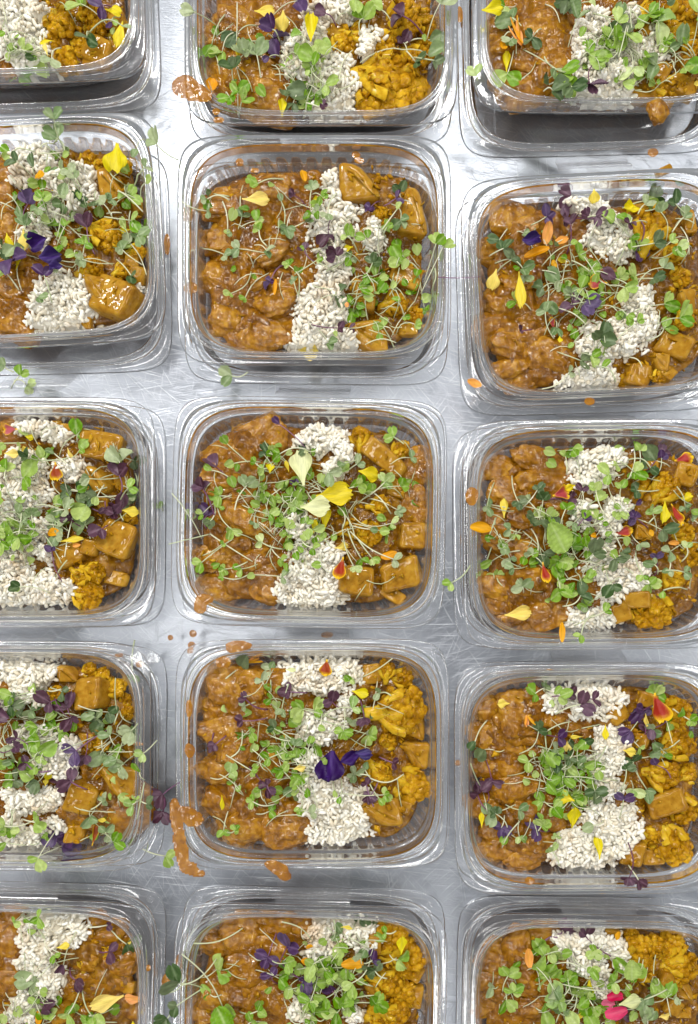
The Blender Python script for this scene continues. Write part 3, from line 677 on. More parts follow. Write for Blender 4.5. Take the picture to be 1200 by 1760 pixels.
D['10'] = dict(
 rice="180 330 130 90;120 450 70 60;470 560 120 100;500 450 70 60;200 780 90 80;300 650 80 80;360 1170 190 150;240 1330 110 80;400 1330 110 80;830 1150 50 60;330 500 80 70",
 meat="30 430 70 90;70 1050 110 120;60 1280 130 130;20 880 90 90;10 720 80 90;150 950 80 70;10 560 70 80",
 pot="650 500 160 200 -5;720 1200 260 250 25;570 1130 150 150 0;820 1030 110 120 10;770 950 90 80 0;490 1320 90 80 0;790 600 100 110 0",
 cau="620 800 110;510 340 55;590 380 55;720 1000 60;540 1000 85;760 310 60;800 880 60",
 spr="350 140 370 290 d26;320 230 d22;370 260 d20;90 370 k26;205 395 k26;10 290 g22;340 390 390 500 d32;420 440 d22;450 470 480 520 d18;150 570 v28;280 600 280 740 g24;225 690 d26;110 650 d28;150 720 d28;550 620 k30;500 600 k24;500 720 p26;500 820 g30;370 870 g28;210 830 d24;290 920 d18;350 630 d22;820 360 870 260 d28;920 290 d28;890 420 d20;910 515 820 570 g30;780 540 g26;740 490 d24;790 690 g28;720 710 g26;840 720 g24;750 780 d28;870 860 d32;690 860 830 960 d26;790 1060 k24;260 1200 170 1140 d22;480 970 d20;340 1000 d16;100 980 v34;270 1030 v30;50 940 k24;10 1000 g22;670 965 510 980 s;880 1060 770 850 s;860 690 700 540 s;700 640 620 660 s;820 570 700 550 s;110 1120 100 960 s;60 620 0 610 s;100 640 40 560 s;400 740 330 860 g20;330 790 g22;450 940 450 880 g18;420 620 d24;600 600 d22;640 600 d18;70 560 d22;90 900 d24;20 880 k22;430 700 d20",
 pet="690 350 180 180 y;105 940 50 170 y;140 840 70 130 y;40 830 60 90 y;260 490 60 90 o;270 545 90 50 r;240 860 130 120 v;310 950 130 110 v;350 1030 80 70 v;720 740 80 40 y")
D['20'] = dict(
 rice="220 260 150 70;370 330 90 70;480 560 110 90;150 560 140 120;200 720 140 130;60 680 80 90;60 880 90 90;100 1080 140 110;290 1130 60 60;220 1380 200 130;400 1370 80 80;60 1250 110 110;30 1400 90 90;230 960 80 70",
 meat="20 470 50 50;20 250 60 60",
 pot="660 410 300 200 10;650 640 180 190 10;760 1030 260 250 20;450 1130 220 190 -30;420 290 90 80 10;600 1090 130 120 20;350 240 80 60 0;780 620 110 140 0;670 800 110 100 0;750 1290 170 110 20",
 cau="560 1400 120;620 1250 80;860 880 60;520 1280 70",
 spr="525 300 360 460 g34;560 430 g24;780 475 840 740 d32;870 500 k26;830 760 d30;870 720 d24;900 690 g22;780 560 p32;740 790 p36;770 860 p26;660 990 720 940 p28;540 840 g36;530 890 d34;650 780 690 670 g22;580 640 d22;540 760 k34;540 710 k30;390 760 g28;310 880 d32;345 870 g24;390 940 d28;430 880 p26;200 620 60 630 g40;30 790 g30;50 540 g30;10 430 g24;250 440 300 530 g34;310 430 d28;170 490 k24;220 500 g22;190 840 270 1000 d26;20 980 g30;80 1000 200 990 g26;150 1070 g34;40 1090 g28;120 1345 k28;360 1030 d26;340 1090 v18;40 900 g28;440 1170 350 1280 s;430 1150 460 880 s;400 1190 290 1000 s;150 380 0 390 s;860 570 870 660 s;400 830 230 810 s;300 810 400 800 s;560 760 d26;420 700 k24;620 760 k24;690 850 700 780 p22;100 950 g24;30 1020 g22;130 850 d22;180 940 d22;460 830 d24;230 420 220 290 g22",
 pet="60 300 120 90 r;170 340 60 50 y;100 470 110 70 y;380 590 100 150 r;455 450 40 80 y;330 985 80 65 o;480 1035 150 50 y;520 1075 60 30 o;850 845 110 90 y;160 430 60 50 y")
D['30'] = dict(
 rice="80 290 150 80;200 330 90 90;330 300 26 60;150 420 120 70;60 470 80 60;280 480 60 40;220 720 130 90;330 880 150 90;460 780 60 70;430 950 80 60;240 1130 150 90;120 1180 90 70;340 1310 90 50;140 1420 150 90;60 1330 90 80;50 1090 60 60",
 meat="750 1230 230 170;130 1050 90 50;470 1220 90 50;600 950 70 60;20 900 60 90",
 pot="580 430 220 240 5;750 1020 280 230 10;540 1110 220 220 15;480 1360 150 140 10;430 300 140 110 0;840 820 80 130 0;560 740 110 100 10",
 cau="760 380 85;370 430 65;800 560 65;600 240 60;700 260 60;640 780 70;830 460 50",
 spr="60 450 g28;130 500 k32;20 500 p34;210 570 d30;300 500 p32;310 545 430 590 g28;430 490 p32;430 420 k20;240 410 g18;300 650 g34;210 670 g24;400 680 250 740 g30;280 770 g34;260 830 g22;100 700 p24;150 770 p22;150 880 p24;480 625 p30;550 585 350 600 d32;640 600 d32;600 640 k38;720 570 k28;690 690 d22;800 720 920 620 d36;850 730 d26;745 815 g28;470 830 680 680 v36;560 880 p32;400 1040 480 940 p42;450 980 p30;660 880 d40;750 900 d28;765 935 850 850 d30;920 900 960 990 g32;940 830 l20;860 1165 930 1120 l26;910 1085 940 1120 g18;680 1130 600 1190 d24;590 1280 590 1200 d28;690 1320 680 1400 d24;700 1400 d22;800 1385 g32;1010 1140 930 1120 k20;345 1380 v34;400 1450 200 1520 v36;265 1525 g30;280 1270 g34;300 1370 200 1260 g18;20 1290 g32;80 1350 g28;20 1420 g30;160 940 g26;215 935 g26;20 1040 g28;110 1000 k28;210 1040 k24;70 850 d28;50 890 g22;100 560 d26;780 320 750 560 s;820 650 760 550 s;730 640 760 560 s;600 720 420 800 s;710 740 640 790 s;890 800 680 820 s;920 1240 970 1000 s;100 740 10 600 s;150 800 100 740 s;0 860 90 790 s;500 1165 600 1200 s;400 400 290 410 s;150 1440 40 1400 s;110 1180 80 1300 s;30 760 20 640 s;40 800 d22;50 560 g22",
 pet="300 985 70 60 y;590 1370 55 180 r;650 1275 90 36 y;850 785 90 30 o;270 1030 40 50 y")
D['40'] = dict(
 rice="200 370 90 60;180 450 90 80;300 430 140 90;480 420 70 90;260 540 120 70;200 640 110 70;330 680 90 80;330 780 70 70;140 840 80 70;190 910 100 90;420 320 70 50;300 300 80 40;100 970 80 60",
 meat="50 330 80 70;30 520 80 120;50 750 90 100;600 340 90 50;780 380 90 60;550 600 110 80;760 650 120 80;430 810 90 80;620 790 120 90;870 620 60 90;780 780 70 60;680 470 130 60;830 960 100 80;600 940 80 60;540 440 60 40;860 470 60 60;520 740 60 50",
 pot="410 930 180 150 -20;870 880 90 60 30;850 800 80 80 0",
 cau="560 600 75;700 560 50",
 spr="200 750 d40;10 960 g30;260 930 0 910 s;130 300 100 320 g22;300 270 130 310 g24;300 945 g22;460 950 g28;640 990 g32;740 560 p36;830 550 k28;520 750 440 660 p26;400 655 500 400 p20;330 880 p24;690 400 550 400 p16;300 440 90 320 s;480 560 370 490 s;380 560 g18;220 290 g20;740 940 600 940 s;560 985 g24;230 840 g20;270 800 200 900 s",
 pet="710 850 230 140 y;420 490 90 55 y;260 970 60 100 o;905 980 50 60 y;825 505 26 44 y;850 880 110 70 o")
D['41'] = dict(
 rice="620 220 50 60;750 230 110 60;800 270 70 40;620 310 50 50;560 540 50 40;770 570 40 30;660 280 60 60",
 meat="320 260 80 70;440 310 65 55;220 310 70 50;330 400 80 70;480 530 80 60;240 500 90 80;450 200 90 50;270 570 90 50;180 560 60 60;330 200 70 40;400 460 70 50;470 240 50 40;380 560 60 50;560 240 50 40",
 pot="1010 510 60 100 0;840 470 80 80 0;840 280 70 80 0;1010 420 60 70 20",
 cau="930 270 90;970 360 90;900 440 70;960 490 60;870 560 60;930 550 60;990 300 50",
 spr="240 390 160 440 g30;70 400 k32;130 465 k22;185 485 g20;270 560 100 310 g38;420 360 v30;430 390 v26;515 275 430 430 v32;580 400 v26;590 440 v22;670 460 v20;490 395 g24;520 360 g22;490 425 g20;500 465 g18;405 540 g18;380 575 g20;610 370 g28;590 350 g22;690 350 g24;690 430 g26;720 300 g26;790 310 d20;780 210 k22;825 225 k24;700 240 d24;830 370 k24;850 330 v18;745 440 g24;640 430 g30;720 500 g28;870 500 720 540 g26;680 570 g30;600 570 g28;960 345 g28;790 345 g18;40 570 70 500 k24;70 510 k16;600 270 490 180 s;680 270 690 170 s;330 225 150 260 s;120 400 30 450 s;850 450 890 390 s;840 450 750 390 s;850 480 760 500 s;220 360 100 420 s;560 500 640 580 s;680 540 620 470 s;590 520 g24;640 500 g24;650 390 g22;560 460 g18;620 540 g24;750 550 g22;670 400 g18;560 570 510 550 s;740 370 d18;880 240 930 235 g14",
 pet="950 280 50 75 y;760 360 90 50 o;590 295 30 20 o;795 430 40 26 y;740 195 50 22 y;580 335 40 30 o")
D['42'] = dict(
 rice="600 240 50 40;700 240 80 50;740 300 100 60;700 350 70 50;850 320 50 60;770 400 40 40;610 290 30 30;770 480 40 40;650 290 60 50",
 meat="410 320 70 80;280 290 70 50;300 380 90 60;500 240 90 50;240 540 80 60;280 590 80 40;430 470 80 60;440 570 100 50;330 500 60 50;610 350 30 30;540 470 50 50;230 450 60 50;520 330 50 50;390 220 60 40",
 pot="1080 440 100 90 20;1150 600 80 50 0;1100 560 80 80 30;1160 500 80 70 10;840 240 70 50 0",
 cau="940 300 80;1020 290 60;960 380 70;1140 390 90;1130 270 70;1080 330 50;930 240 40",
 spr="495 280 g26;490 330 g28;520 420 g32;540 370 g28;550 520 650 450 l32;545 590 g32;610 405 g20;360 400 330 500 g26;260 480 310 480 d26;380 470 g24;340 550 340 490 g28;640 230 p32;690 240 p28;720 310 g20;730 370 g20;820 380 g24;890 370 920 480 g32;905 420 g20;670 480 g28;640 600 560 540 g30;740 600 540 560 g32;900 490 560 440 g16;940 540 d30;990 560 d30;1020 490 g24;1060 490 1090 610 g26;1000 470 g18;1100 520 1110 490 d12;830 610 g24;600 560 d20;890 600 p20;980 600 d20;660 470 600 560 s;780 450 620 460 s;600 430 560 350 s;570 530 610 430 s;480 465 600 480 s;920 490 880 450 s;1010 410 1010 470 s;700 470 680 540 s;720 560 600 540 s;760 530 700 510 s;640 440 g20;700 500 g22;690 560 g22;780 590 g20;800 430 g18;560 470 d20",
 pet="820 490 60 50 m;800 540 50 44 m;830 570 90 50 m;890 525 110 75 w;440 330 45 90 o;725 480 40 100 y;690 600 70 34 y;825 210 30 44 o;1060 605 60 44 y")
D['00'] = dict(
 rice="150 60 150 80;60 100 90 80;180 200 130 90;240 250 80 70;80 300 90 80;230 330 100 70;130 400 70 70;340 415 40 30;30 40 60 60;270 80 70 70",
 meat="10 170 40 60;10 390 50 60",
 pot="660 320 200 180 30;750 60 120 150 0;650 400 170 110 0;830 320 90 90 0",
 cau="400 150 120;340 240 80;420 380 110;620 140 90;500 260 80;580 60 80;770 180 75;850 130 70;480 400 60",
 spr="510 20 g32;340 10 k30;570 265 k30;180 380 g36;50 400 g32;10 130 g26;860 225 570 190 d22;240 440 k22;350 460 d30;640 50 v34;705 115 v20;30 20 70 200 s;70 350 60 150 s;300 450 260 400 s",
 pet="310 280 110 40 y;320 340 40 90 y;770 170 90 220 y;740 30 120 90 y")
D['01'] = dict(
 rice="680 40 100 50;530 180 50 60;580 240 80 50;840 150 60 50;815 195 40 30;700 250 70 70;740 320 50 50;680 400 100 50;640 310 60 60;610 120 50 40",
 meat="230 100 80 60;340 240 90 60;380 330 120 70;430 390 100 50;250 330 90 60;210 230 60 60;430 280 90 50;300 60 80 60;470 90 70 50;330 400 80 40;280 170 70 50;410 160 70 50",
 pot="760 390 80 60 0;700 110 60 60 0",
 cau="900 290 130;1030 330 85;960 60 85;720 150 60;790 110 50;850 390 80;1080 170 60;1050 50 60;880 160 60;940 390 70;1000 200 60",
 spr="130 85 d28;195 160 280 10 g26;235 185 g24;215 165 g20;280 110 k32;320 330 300 380 g24;350 365 300 380 g28;295 415 255 320 g26;290 235 k26;385 190 400 290 d30;340 190 d24;430 90 v30;470 140 v32;570 20 v28;640 65 p24;600 230 g30;565 300 g28;575 340 k28;510 350 k30;565 375 g18;670 350 590 240 g26;650 175 g32;810 40 790 130 g30;860 15 g26;790 10 g24;930 70 p36;955 120 p22;1090 105 d30;1085 170 790 230 d30;1020 245 970 200 k22;1090 260 1000 210 k18;1110 15 d28;470 120 330 135 s;500 280 470 180 s;760 170 710 330 s;620 330 570 240 s;690 310 600 345 s;300 130 310 0 s;240 90 290 130 s;660 430 560 405 p14;520 390 k22;640 360 d20;420 220 v20",
 pet="415 20 90 55 y;490 65 70 70 y;600 130 60 110 y;480 390 40 80 y;200 290 50 60 o;310 170 24 70 y;560 4 30 20 y")
D['02'] = dict(
 rice="750 70 60 50;690 150 60 60;730 240 110 80;790 330 120 110;870 270 60 80;1010 160 50 60;1040 240 30 30;720 380 70 60;860 390 60 60;800 430 110 50;900 80 50 50;940 220 40 50;800 130 60 60",
 meat="540 130 130 120;430 120 80 90;330 260 80 80;440 340 120 80;560 300 100 100;300 180 70 60;450 400 120 50;370 380 80 50;440 230 80 60;320 80 70 60",
 pot="960 380 140 90 -5;1040 310 80 110 30;1150 350 150 90 10;960 140 60 60 0;1170 260 80 70 0",
 cau="1130 90 110;1090 170 60;1080 380 80;990 40 60;1180 180 60",
 spr="315 5 g32;350 50 d28;355 180 390 120 d24;440 175 k26;345 330 380 200 g28;660 75 d34;610 340 420 200 g32;625 355 g26;570 335 d26;515 345 k26;570 430 500 430 k34;630 460 k38;700 430 p32;740 230 g32;785 200 900 230 g30;870 200 g32;840 150 k28;840 110 g24;1010 70 900 0 g30;1040 125 990 100 l36;910 330 900 150 l28;940 300 g24;1000 320 g26;990 280 d30;1070 190 g20;1100 190 d26;1130 190 g22;1170 300 1070 220 g28;1190 50 g30;1070 10 k26;600 20 k26;720 30 610 30 l20;580 100 520 0 s;980 110 870 0 s;920 210 890 50 s;960 330 900 220 s;1180 230 1090 240 s;830 290 880 100 s;660 400 600 370 s;390 220 400 60 s;330 150 370 130 s;1100 290 1070 230 s;860 80 d24;780 250 g24;820 170 g22;980 260 g20",
 pet="270 70 100 75 y;400 130 80 140 f;350 240 40 90 y;640 15 60 34 o;330 190 40 60 o;1180 405 40 24 y")

def parse(s):
    out = []
    for it in s.split(';'):
        t = it.split()
        if not t: continue
        out.append([float(q) if (q[0].isdigit() or q[0] == '-') else q for q in t])
    return out

# ------------------------------------------------------------------ filling the trays
CN = {'g': 'bright green', 'l': 'pale green', 'd': 'grey-green', 'k': 'dark green', 'p': 'purple', 'v': 'violet'}
PN = {'y': 'yellow', 'w': 'cream', 'o': 'orange', 'r': 'red with yellow edge', 'v': 'violet', 'm': 'pink', 'f': 'fringed orange'}
def wall_r(a, b, n, lx, ly):
    return (np.abs(lx / a) ** n + np.abs(ly / b) ** n) ** (1.0 / n)
def z_of_wall(z):   # half sizes of the tray wall at height z (metres above tray foot)
    t = min(1, max(0, (z - 0.0045) / 0.027))
    return (0.076 + 0.0052 * t, 0.0624 + 0.0053 * t)
GRAINS_SINGLE = 70
class Tray: pass
def fill(key):
    T = TR[key]; dd = D[key]; ox, oy, k = T['o']; who = T['n']
    r = random.Random(hash(key) & 0 or int(key) * 7 + 3); rs = np.random.RandomState(int(key) + 5)
    ca, sa = math.cos(T['a']), math.sin(T['a'])
    mmz = (CAMZ - 0.040) / F / k      # metres per crop pixel
    def loc(x, y, z=0.040):
        wx, wy = PX(ox + x / k, oy + y / k, z); dx, dy = wx - T['x'], wy - T['y']
        return dx * ca + dy * sa, -dx * sa + dy * ca
    def wor(lx, ly): return T['x'] + lx * ca - ly * sa, T['y'] + lx * sa + ly * ca
    def inside(lx, ly, m=1.0):       # pull a point in until it is within the wall
        q = float(wall_r(0.0775, 0.064, 4.4, lx, ly)) / m
        return (lx / q, ly / q) if q > 1 else (lx, ly)
    seed = int(key) * 0.37
    RB = [(*loc(a, b), c * mmz, d * mmz) for a, b, c, d in parse(dd['rice'])]
    def h_s(lx, ly):
        lx = np.asarray(lx, float); ly = np.asarray(ly, float)
        q = wall_r(0.0790, 0.0655, 4.4, lx, ly)
        e = np.clip((1 - q) * 3.6 + .25 * (vnoise(lx, ly + seed, 40) - .5), 0, 1); e = e ** .6
        n1 = vnoise(lx + seed, ly, 55); n2 = vnoise(lx, ly + seed, 130); n3 = vnoise(lx + seed, ly - seed, 330); n4 = vnoise(lx - seed, ly, 700)
        lum = np.clip(n2 - .5, 0, 1) * 2
        return 0.0190 + 0.0115 * e + 0.0055 * (n1 - .5) + 0.0050 * lum + 0.0024 * (n3 - .5) + 0.0010 * (n4 - .5)
    def rice_w(lx, ly):
        w = np.zeros_like(np.asarray(lx, float))
        for (cx, cy_, rx, ry) in RB:
            rx = max(rx * 1.12, .004); ry = max(ry * 1.12, .004)
            qq = np.sqrt(((lx - cx) / rx) ** 2 + ((ly - cy_) / ry) ** 2)
            w = np.maximum(w, np.clip((1.18 - qq + .5 * (vnoise(lx + seed, ly, 150) - .5)) / .5, 0, 1))
        q = wall_r(0.0790, 0.0655, 4.4, np.asarray(lx), np.asarray(ly))
        return w * np.clip((1.01 - q) * 14, 0, 1)
    def h_r(lx, ly):
        w = rice_w(lx, ly)
        return h_s(lx, ly) * .55 + 0.0135 + 0.0068 * w + 0.009 * (vnoise(lx, ly + seed, 105) - .5) * w + 0.004 * (vnoise(lx + seed, ly, 230) - .5) * w - 0.004 * (1 - w), w
    # height map for things laid on top
    GX = np.linspace(-.084, .084, 113); GY = np.linspace(-.071, .071, 96)
    gx, gy = np.meshgrid(GX, GY, indexing='ij')
    HM = h_s(gx, gy); hr, w = h_r(gx, gy); HM = np.where(w > .15, np.maximum(HM, hr + .002), HM)
    outside = wall_r(0.0815, 0.068, 4.4, gx, gy) > 1
    def stamp(cx, cy_, rx, ry, rot, zc, rz):
        c, s = math.cos(rot), math.sin(rot)
        ux = ((gx - cx) * c + (gy - cy_) * s) / rx; uy = (-(gx - cx) * s + (gy - cy_) * c) / ry
        q = 1 - ux * ux - uy * uy
        hh = zc + rz * np.sqrt(np.clip(q, 0, 1)); np.maximum(HM, np.where(q > 0, hh, 0), out=HM)
    def H(lx, ly):
        i = int(round((lx + .084) / .0015)); j = int(round((ly + .071) / (0.142 / 95)))
        if 0 <= i < 113 and 0 <= j < 96 and not outside[i, j]: return float(HM[i, j])
        return 0.0425
    # ---- sauce, chicken side and vegetable side
    nr, ns = 44, 150
    rad = np.linspace(0, 1, nr + 1)[1:] ** .85; th = np.linspace(0, 2 * math.pi, ns, endpoint=False)
    cx, sx = np.cos(th), np.sin(th)
    rr = (np.abs(cx / 0.0770) ** 4.4 + np.abs(sx / 0.0635) ** 4.4) ** (-1 / 4.4)
    rr = rr * (1 - .022 * vnoise(rr * cx, rr * sx + seed, 60) - .015 * vnoise(rr * cx + seed, rr * sx, 200))
    ricex = float(np.mean([b[0] for b in RB]))
    X = np.concatenate([[0], (rad[:, None] * rr * cx).ravel()]); Y = np.concatenate([[0], (rad[:, None] * rr * sx).ravel()])
    MT = []
    for (a, b, c, d) in parse(dd['meat']):
        lx, ly = loc(a, b); rx, ry = c * mmz * 1.08, d * mmz * 1.08
        lx, ly = inside(lx, ly, max(.5, 1 - min(rx, ry) * 6))
        rz = min(min(rx, ry) * r.uniform(.55, .75), .0105)
        MT.append((lx, ly, rx, ry, rz, r.uniform(-.45, .45) + (math.pi if r.random() < .5 else 0), float(h_s(lx, ly))))
    film = np.zeros_like(X)
    for (lx, ly, rx, ry, rz, rot, z0) in MT:
        c, s_ = math.cos(rot), math.sin(rot); ux = ((X - lx) * c + (Y - ly) * s_) / rx; uy = (-(X - lx) * s_ + (Y - ly) * c) / ry
        film = np.maximum(film, rz * .55 * np.exp(-1.1 * (ux * ux + uy * uy)))
    edge = np.clip((1 - wall_r(0.0790, 0.0655, 4.4, X, Y)) * 9, 0, 1)
    Z = h_s(X, Y) + film * edge * (.75 + .5 * vnoise(X, Y + seed, 170))
    # skirt down the wall
    for (sc_, zz) in ((0.965, 0.010), (0.93, 0.0038), (0.88, 0.0033), (0.3, 0.0033)):
        X = np.concatenate([X, rr * cx * sc_]); Y = np.concatenate([Y, rr * sx * sc_]); Z = np.concatenate([Z, np.full(ns, zz)])
    nring = nr + 4
    i = np.arange(ns); j = (i + 1) % ns
    quads = np.concatenate([np.stack([1 + q * ns + i, 1 + (q + 1) * ns + i, 1 + (q + 1) * ns + j, 1 + q * ns + j], 1) for q in range(nring - 1)])
    fan = np.stack([np.zeros(ns // 2, int), 1 + i[::2], 1 + i[1::2], 1 + (i[::2] + 2) % ns], 1); quads = np.concatenate([quads, fan])
    cxq = X[quads].mean(1) - ricex
    for side, nm, mt, lab in ((0, 'chicken_curry_sauce', 'sauce', 'reddish brown chicken curry sauce in '), (1, 'vegetable_curry_sauce', 'vegsauce', 'golden brown vegetable curry sauce in ')):
        q = quads[cxq < 0] if side == 0 else quads[cxq >= 0]
        if len(q) == 0: continue
        used = np.unique(q); remap = -np.ones(len(X), int); remap[used] = np.arange(len(used))
        me = fastmesh(nm, np.stack([X, Y, Z], 1)[used], remap[q])
        o = mk(nm, me, M[mt]); o.location = (T['x'], T['y'], ZT); o.rotation_euler.z = T['a']
        tag(o, lab + who, 'sauce', 'curry sauces in the trays')
    # ---- chunks
    def put(name, me, lx, ly, z, sx_, sy_, sz_, rot, tilt=(0, 0)):
        o = mk(name, me); wx, wy = wor(lx, ly)
        o.location = (wx, wy, ZT + z); o.rotation_euler = (tilt[0], tilt[1], rot + T['a']); o.scale = (sx_, sy_, sz_)
        return o
    def sizeword(v, a, b): return 'small' if v < a else ('large' if v > b else 'medium')
    def where(lx, ly):
        if float(rice_w(np.array([lx]), np.array([ly]))[0]) > .2: return 'on rice'
        if float(wall_r(.079, .0655, 4.4, lx, ly)) > .86: return 'against the wall' 
        return None
    CH = []
    def ends(ly): return 'hinge-end' if ly > .024 else ('latch-end' if ly < -.024 else 'mid-tray')
    def shp(rx, ry): return 'long' if max(rx, ry) > 1.45 * min(rx, ry) else 'round'
    for (lx, ly, rx, ry, rz, rot, z0) in MT:
        zc = z0 - rz * .30
        put('chicken_chunk', MEAT[r.randrange(8)], lx, ly, zc, rx, ry, rz, rot, (r.uniform(-.2, .2), r.uniform(-.2, .2)))
        o = col.objects[-1]; stamp(lx, ly, rx, ry, rot, zc, rz)
        dr = abs(lx - ricex)
        pos = 'beside the rice' if dr < .03 else ('by the wall' if float(wall_r(.079, .0655, 4.4, lx, ly)) > .8 else 'amid the sauce')
        tag(o, f"{sizeword(rx + ry, .030, .039)} {shp(rx, ry)} {ends(ly)} chicken chunk {pos} in {who}", 'chicken chunk', 'chicken chunks in curry'); CH.append((o, rx * ry))
    for (a, b, c, d, e) in parse(dd['pot']):
        lx, ly = loc(a, b); rx, ry = c * mmz / 2, d * mmz / 2
        lx, ly = inside(lx, ly, max(.5, 1 - min(rx, ry) * 7))
        rz = min(rx, ry) * .8; rz = max(.004, min(rz, .012))
        z0 = float(h_s(lx, ly)); zc = z0 + .0015
        rot = -math.radians(e) + (math.pi if r.random() < .5 else 0) + r.uniform(-.1, .1)
        o = put('potato_chunk', POT[r.randrange(9)], lx, ly, zc, rx, ry, rz, rot, (r.uniform(-.22, .22), r.uniform(-.22, .22)))
        stamp(lx, ly, rx * 1.2, ry * 1.2, rot, zc, rz)
        pos = 'beside the rice' if abs(lx - ricex) < .026 else ('by the wall' if float(wall_r(.079, .0655, 4.4, lx, ly)) > .8 else 'amid the vegetables')
        tag(o, f"{sizeword(rx + ry, .026, .042)} {ends(ly)} golden potato chunk {pos} in {who}", 'potato chunk', 'potato chunks in curry'); CH.append((o, rx * ry))
    for (a, b, c) in parse(dd['cau']):
        lx, ly = loc(a, b); rr_ = c * mmz
        lx, ly = inside(lx, ly, max(.5, 1 - rr_ * 7))
        z0 = float(h_s(lx, ly)) - .0005; rot = math.atan2(-ly, -lx) + math.pi / 2 + r.uniform(-.8, .8)
        wx, wy = wor(lx, ly)
        e = empty('cauliflower_floret', (wx, wy, ZT + z0), rot + T['a'])
        e.rotation_euler = (r.uniform(-.15, .45), r.uniform(-.3, .3), rot + T['a']); e.scale = (rr_ * 1.18, rr_ * 1.18, min(rr_ * 1.1, .014))
        hd, st = CAU[r.randrange(5)]
        mk('floret_head', hd, None, e); mk('stem', st, None, e)
        stamp(lx, ly, rr_, rr_, 0, z0, min(rr_, .013))
        pos = 'beside the rice' if abs(lx - ricex) < .026 else ('by the wall' if float(wall_r(.079, .0655, 4.4, lx, ly)) > .8 else 'amid the vegetables')
        tag(e, f"{sizeword(rr_, .011, .017)} {ends(ly)} yellow cauliflower floret {pos} in {who}", 'cauliflower', 'cauliflower florets in curry'); CH.append((e, rr_ * rr_))
    same = {}
    for o in CH: same.setdefault(o[0]['label'], []).append(o)
    for lab, os_ in same.items():       # look-alikes in one tray: tell them apart by size
        if not 2 <= len(os_) <= 3: continue
        os_.sort(key=lambda t: -t[1])
        if any(os_[q][1] < os_[q + 1][1] * 1.06 for q in range(len(os_) - 1)): continue
        for (o, _), wd in zip(os_, ('bigger', 'smaller') if len(os_) == 2 else ('biggest', 'second biggest', 'smallest')):
            o['label'] = wd + ' of ' + str({2: 'two', 3: 'three'}[len(os_)]) + ' ' + lab.replace('chunk', 'chunks').replace('floret', 'florets').replace('amid the sauce', 'in sauce').replace('amid the vegetables', 'in sauce').replace('beside the rice', 'beside rice').replace('by the wall', 'by wall')
    # ---- small crumbs of vegetable in the sauce (uncountable)
    V, Fc = [], []
    for q in range(150):
        for _ in range(20):
            lx, ly = r.uniform(-.076, .076), r.uniform(-.063, .063)
            if float(wall_r(.077, .0635, 4.4, lx, ly)) < 1 and float(rice_w(np.array([lx]), np.array([ly]))[0]) < .1 and (lx > ricex or r.random() < .3): break
        s = r.uniform(.0008, .0026); z = H(lx, ly) - s * .2; b0 = len(V)
        ax = [Vector((r.gauss(0, 1), r.gauss(0, 1), r.gauss(0, 1))).normalized() for _ in range(3)]
        for sx_ in (-1, 1):
            for sy_ in (-1, 1):
                for sz_ in (-1, 1):
                    p = ax[0] * sx_ * s * r.uniform(.6, 1.1) + ax[1] * sy_ * s * r.uniform(.5, 1) + Vector((0, 0, 1)) * sz_ * s * .6
                    V.append((lx + p.x, ly + p.y, z + p.z))
        Fc += [tuple(b0 + w_ for w_ in f) for f in ((0, 1, 3, 2), (4, 6, 7, 5), (0, 4, 5, 1), (2, 3, 7, 6), (0, 2, 6, 4), (1, 5, 7, 3))]
    me = mesh('vegetable_crumbs', V, Fc); o = mk('vegetable_crumbs', me, M['cauli']); o.location = (T['x'], T['y'], ZT); o.rotation_euler.z = T['a']
    tag(o, 'small orange vegetable crumbs scattered through the curry in ' + who, kind='stuff')
    # ---- rice
    step = .0023
    ax_, ay_ = np.meshgrid(np.arange(-.080, .080, step), np.arange(-.067, .067, step), indexing='ij')
    ax_ = (ax_ + rs.uniform(-.5, .5, ax_.shape) * step * 1.2).ravel(); ay_ = (ay_ + rs.uniform(-.5, .5, ay_.shape) * step * 1.2).ravel()
    hz, w = h_r(ax_, ay_)
    keep = w > rs.uniform(.0, .35, w.shape) + .02
    ax_, ay_, hz, w = ax_[keep], ay_[keep], hz[keep], w[keep]
    n = len(ax_)
    root = empty('rice_mound', (T['x'], T['y'], ZT), T['a'])
    tag(root, 'mound of cooked white rice between chicken and vegetables in ' + who, 'rice', 'rice mounds in the trays')
    ang = rs.uniform(0, math.pi * 2, n); tilt = rs.normal(0, .55, n); Ls = rs.uniform(.0025, .0037, n); zz = hz + rs.uniform(-.0022, .0022, n)
    kinds = rs.randint(0, 4, n)
    top = np.argsort(-(zz + rs.uniform(0, .004, n)))
    single = set(top[:GRAINS_SINGLE].tolist())
    Vs, Fs = [], []; base = 0
    for g in range(n):
        gv, gf = GR[kinds[g]]
        A = Matrix.Rotation(ang[g], 3, 'Z') @ Matrix.Rotation(tilt[g], 3, 'X') @ Matrix.Rotation(r.uniform(0, 6.28), 3, 'Y')
        if g in single:
            o = mk('rice_grain', GRM[kinds[g]], None, root)
            o.matrix_local = Matrix.Translation((ax_[g], ay_[g], zz[g] + .0006)) @ A.to_4x4() @ Matrix.Scale(Ls[g], 4)
        else:
            Vs.append(gv @ np.array(A).T * Ls[g] + np.array([ax_[g], ay_[g], zz[g]])); Fs.append(gf + base); base += len(gv)
    # packed rice under the loose grains
    if Vs:
        o = mk('packed_rice', fastmesh('packed_rice', np.concatenate(Vs), np.concatenate(Fs)), M['rice'], root); o['kind'] = 'stuff'
    stp = .0018
    bx = np.arange(-.080, .0801, stp); by = np.arange(-.067, .0671, stp)
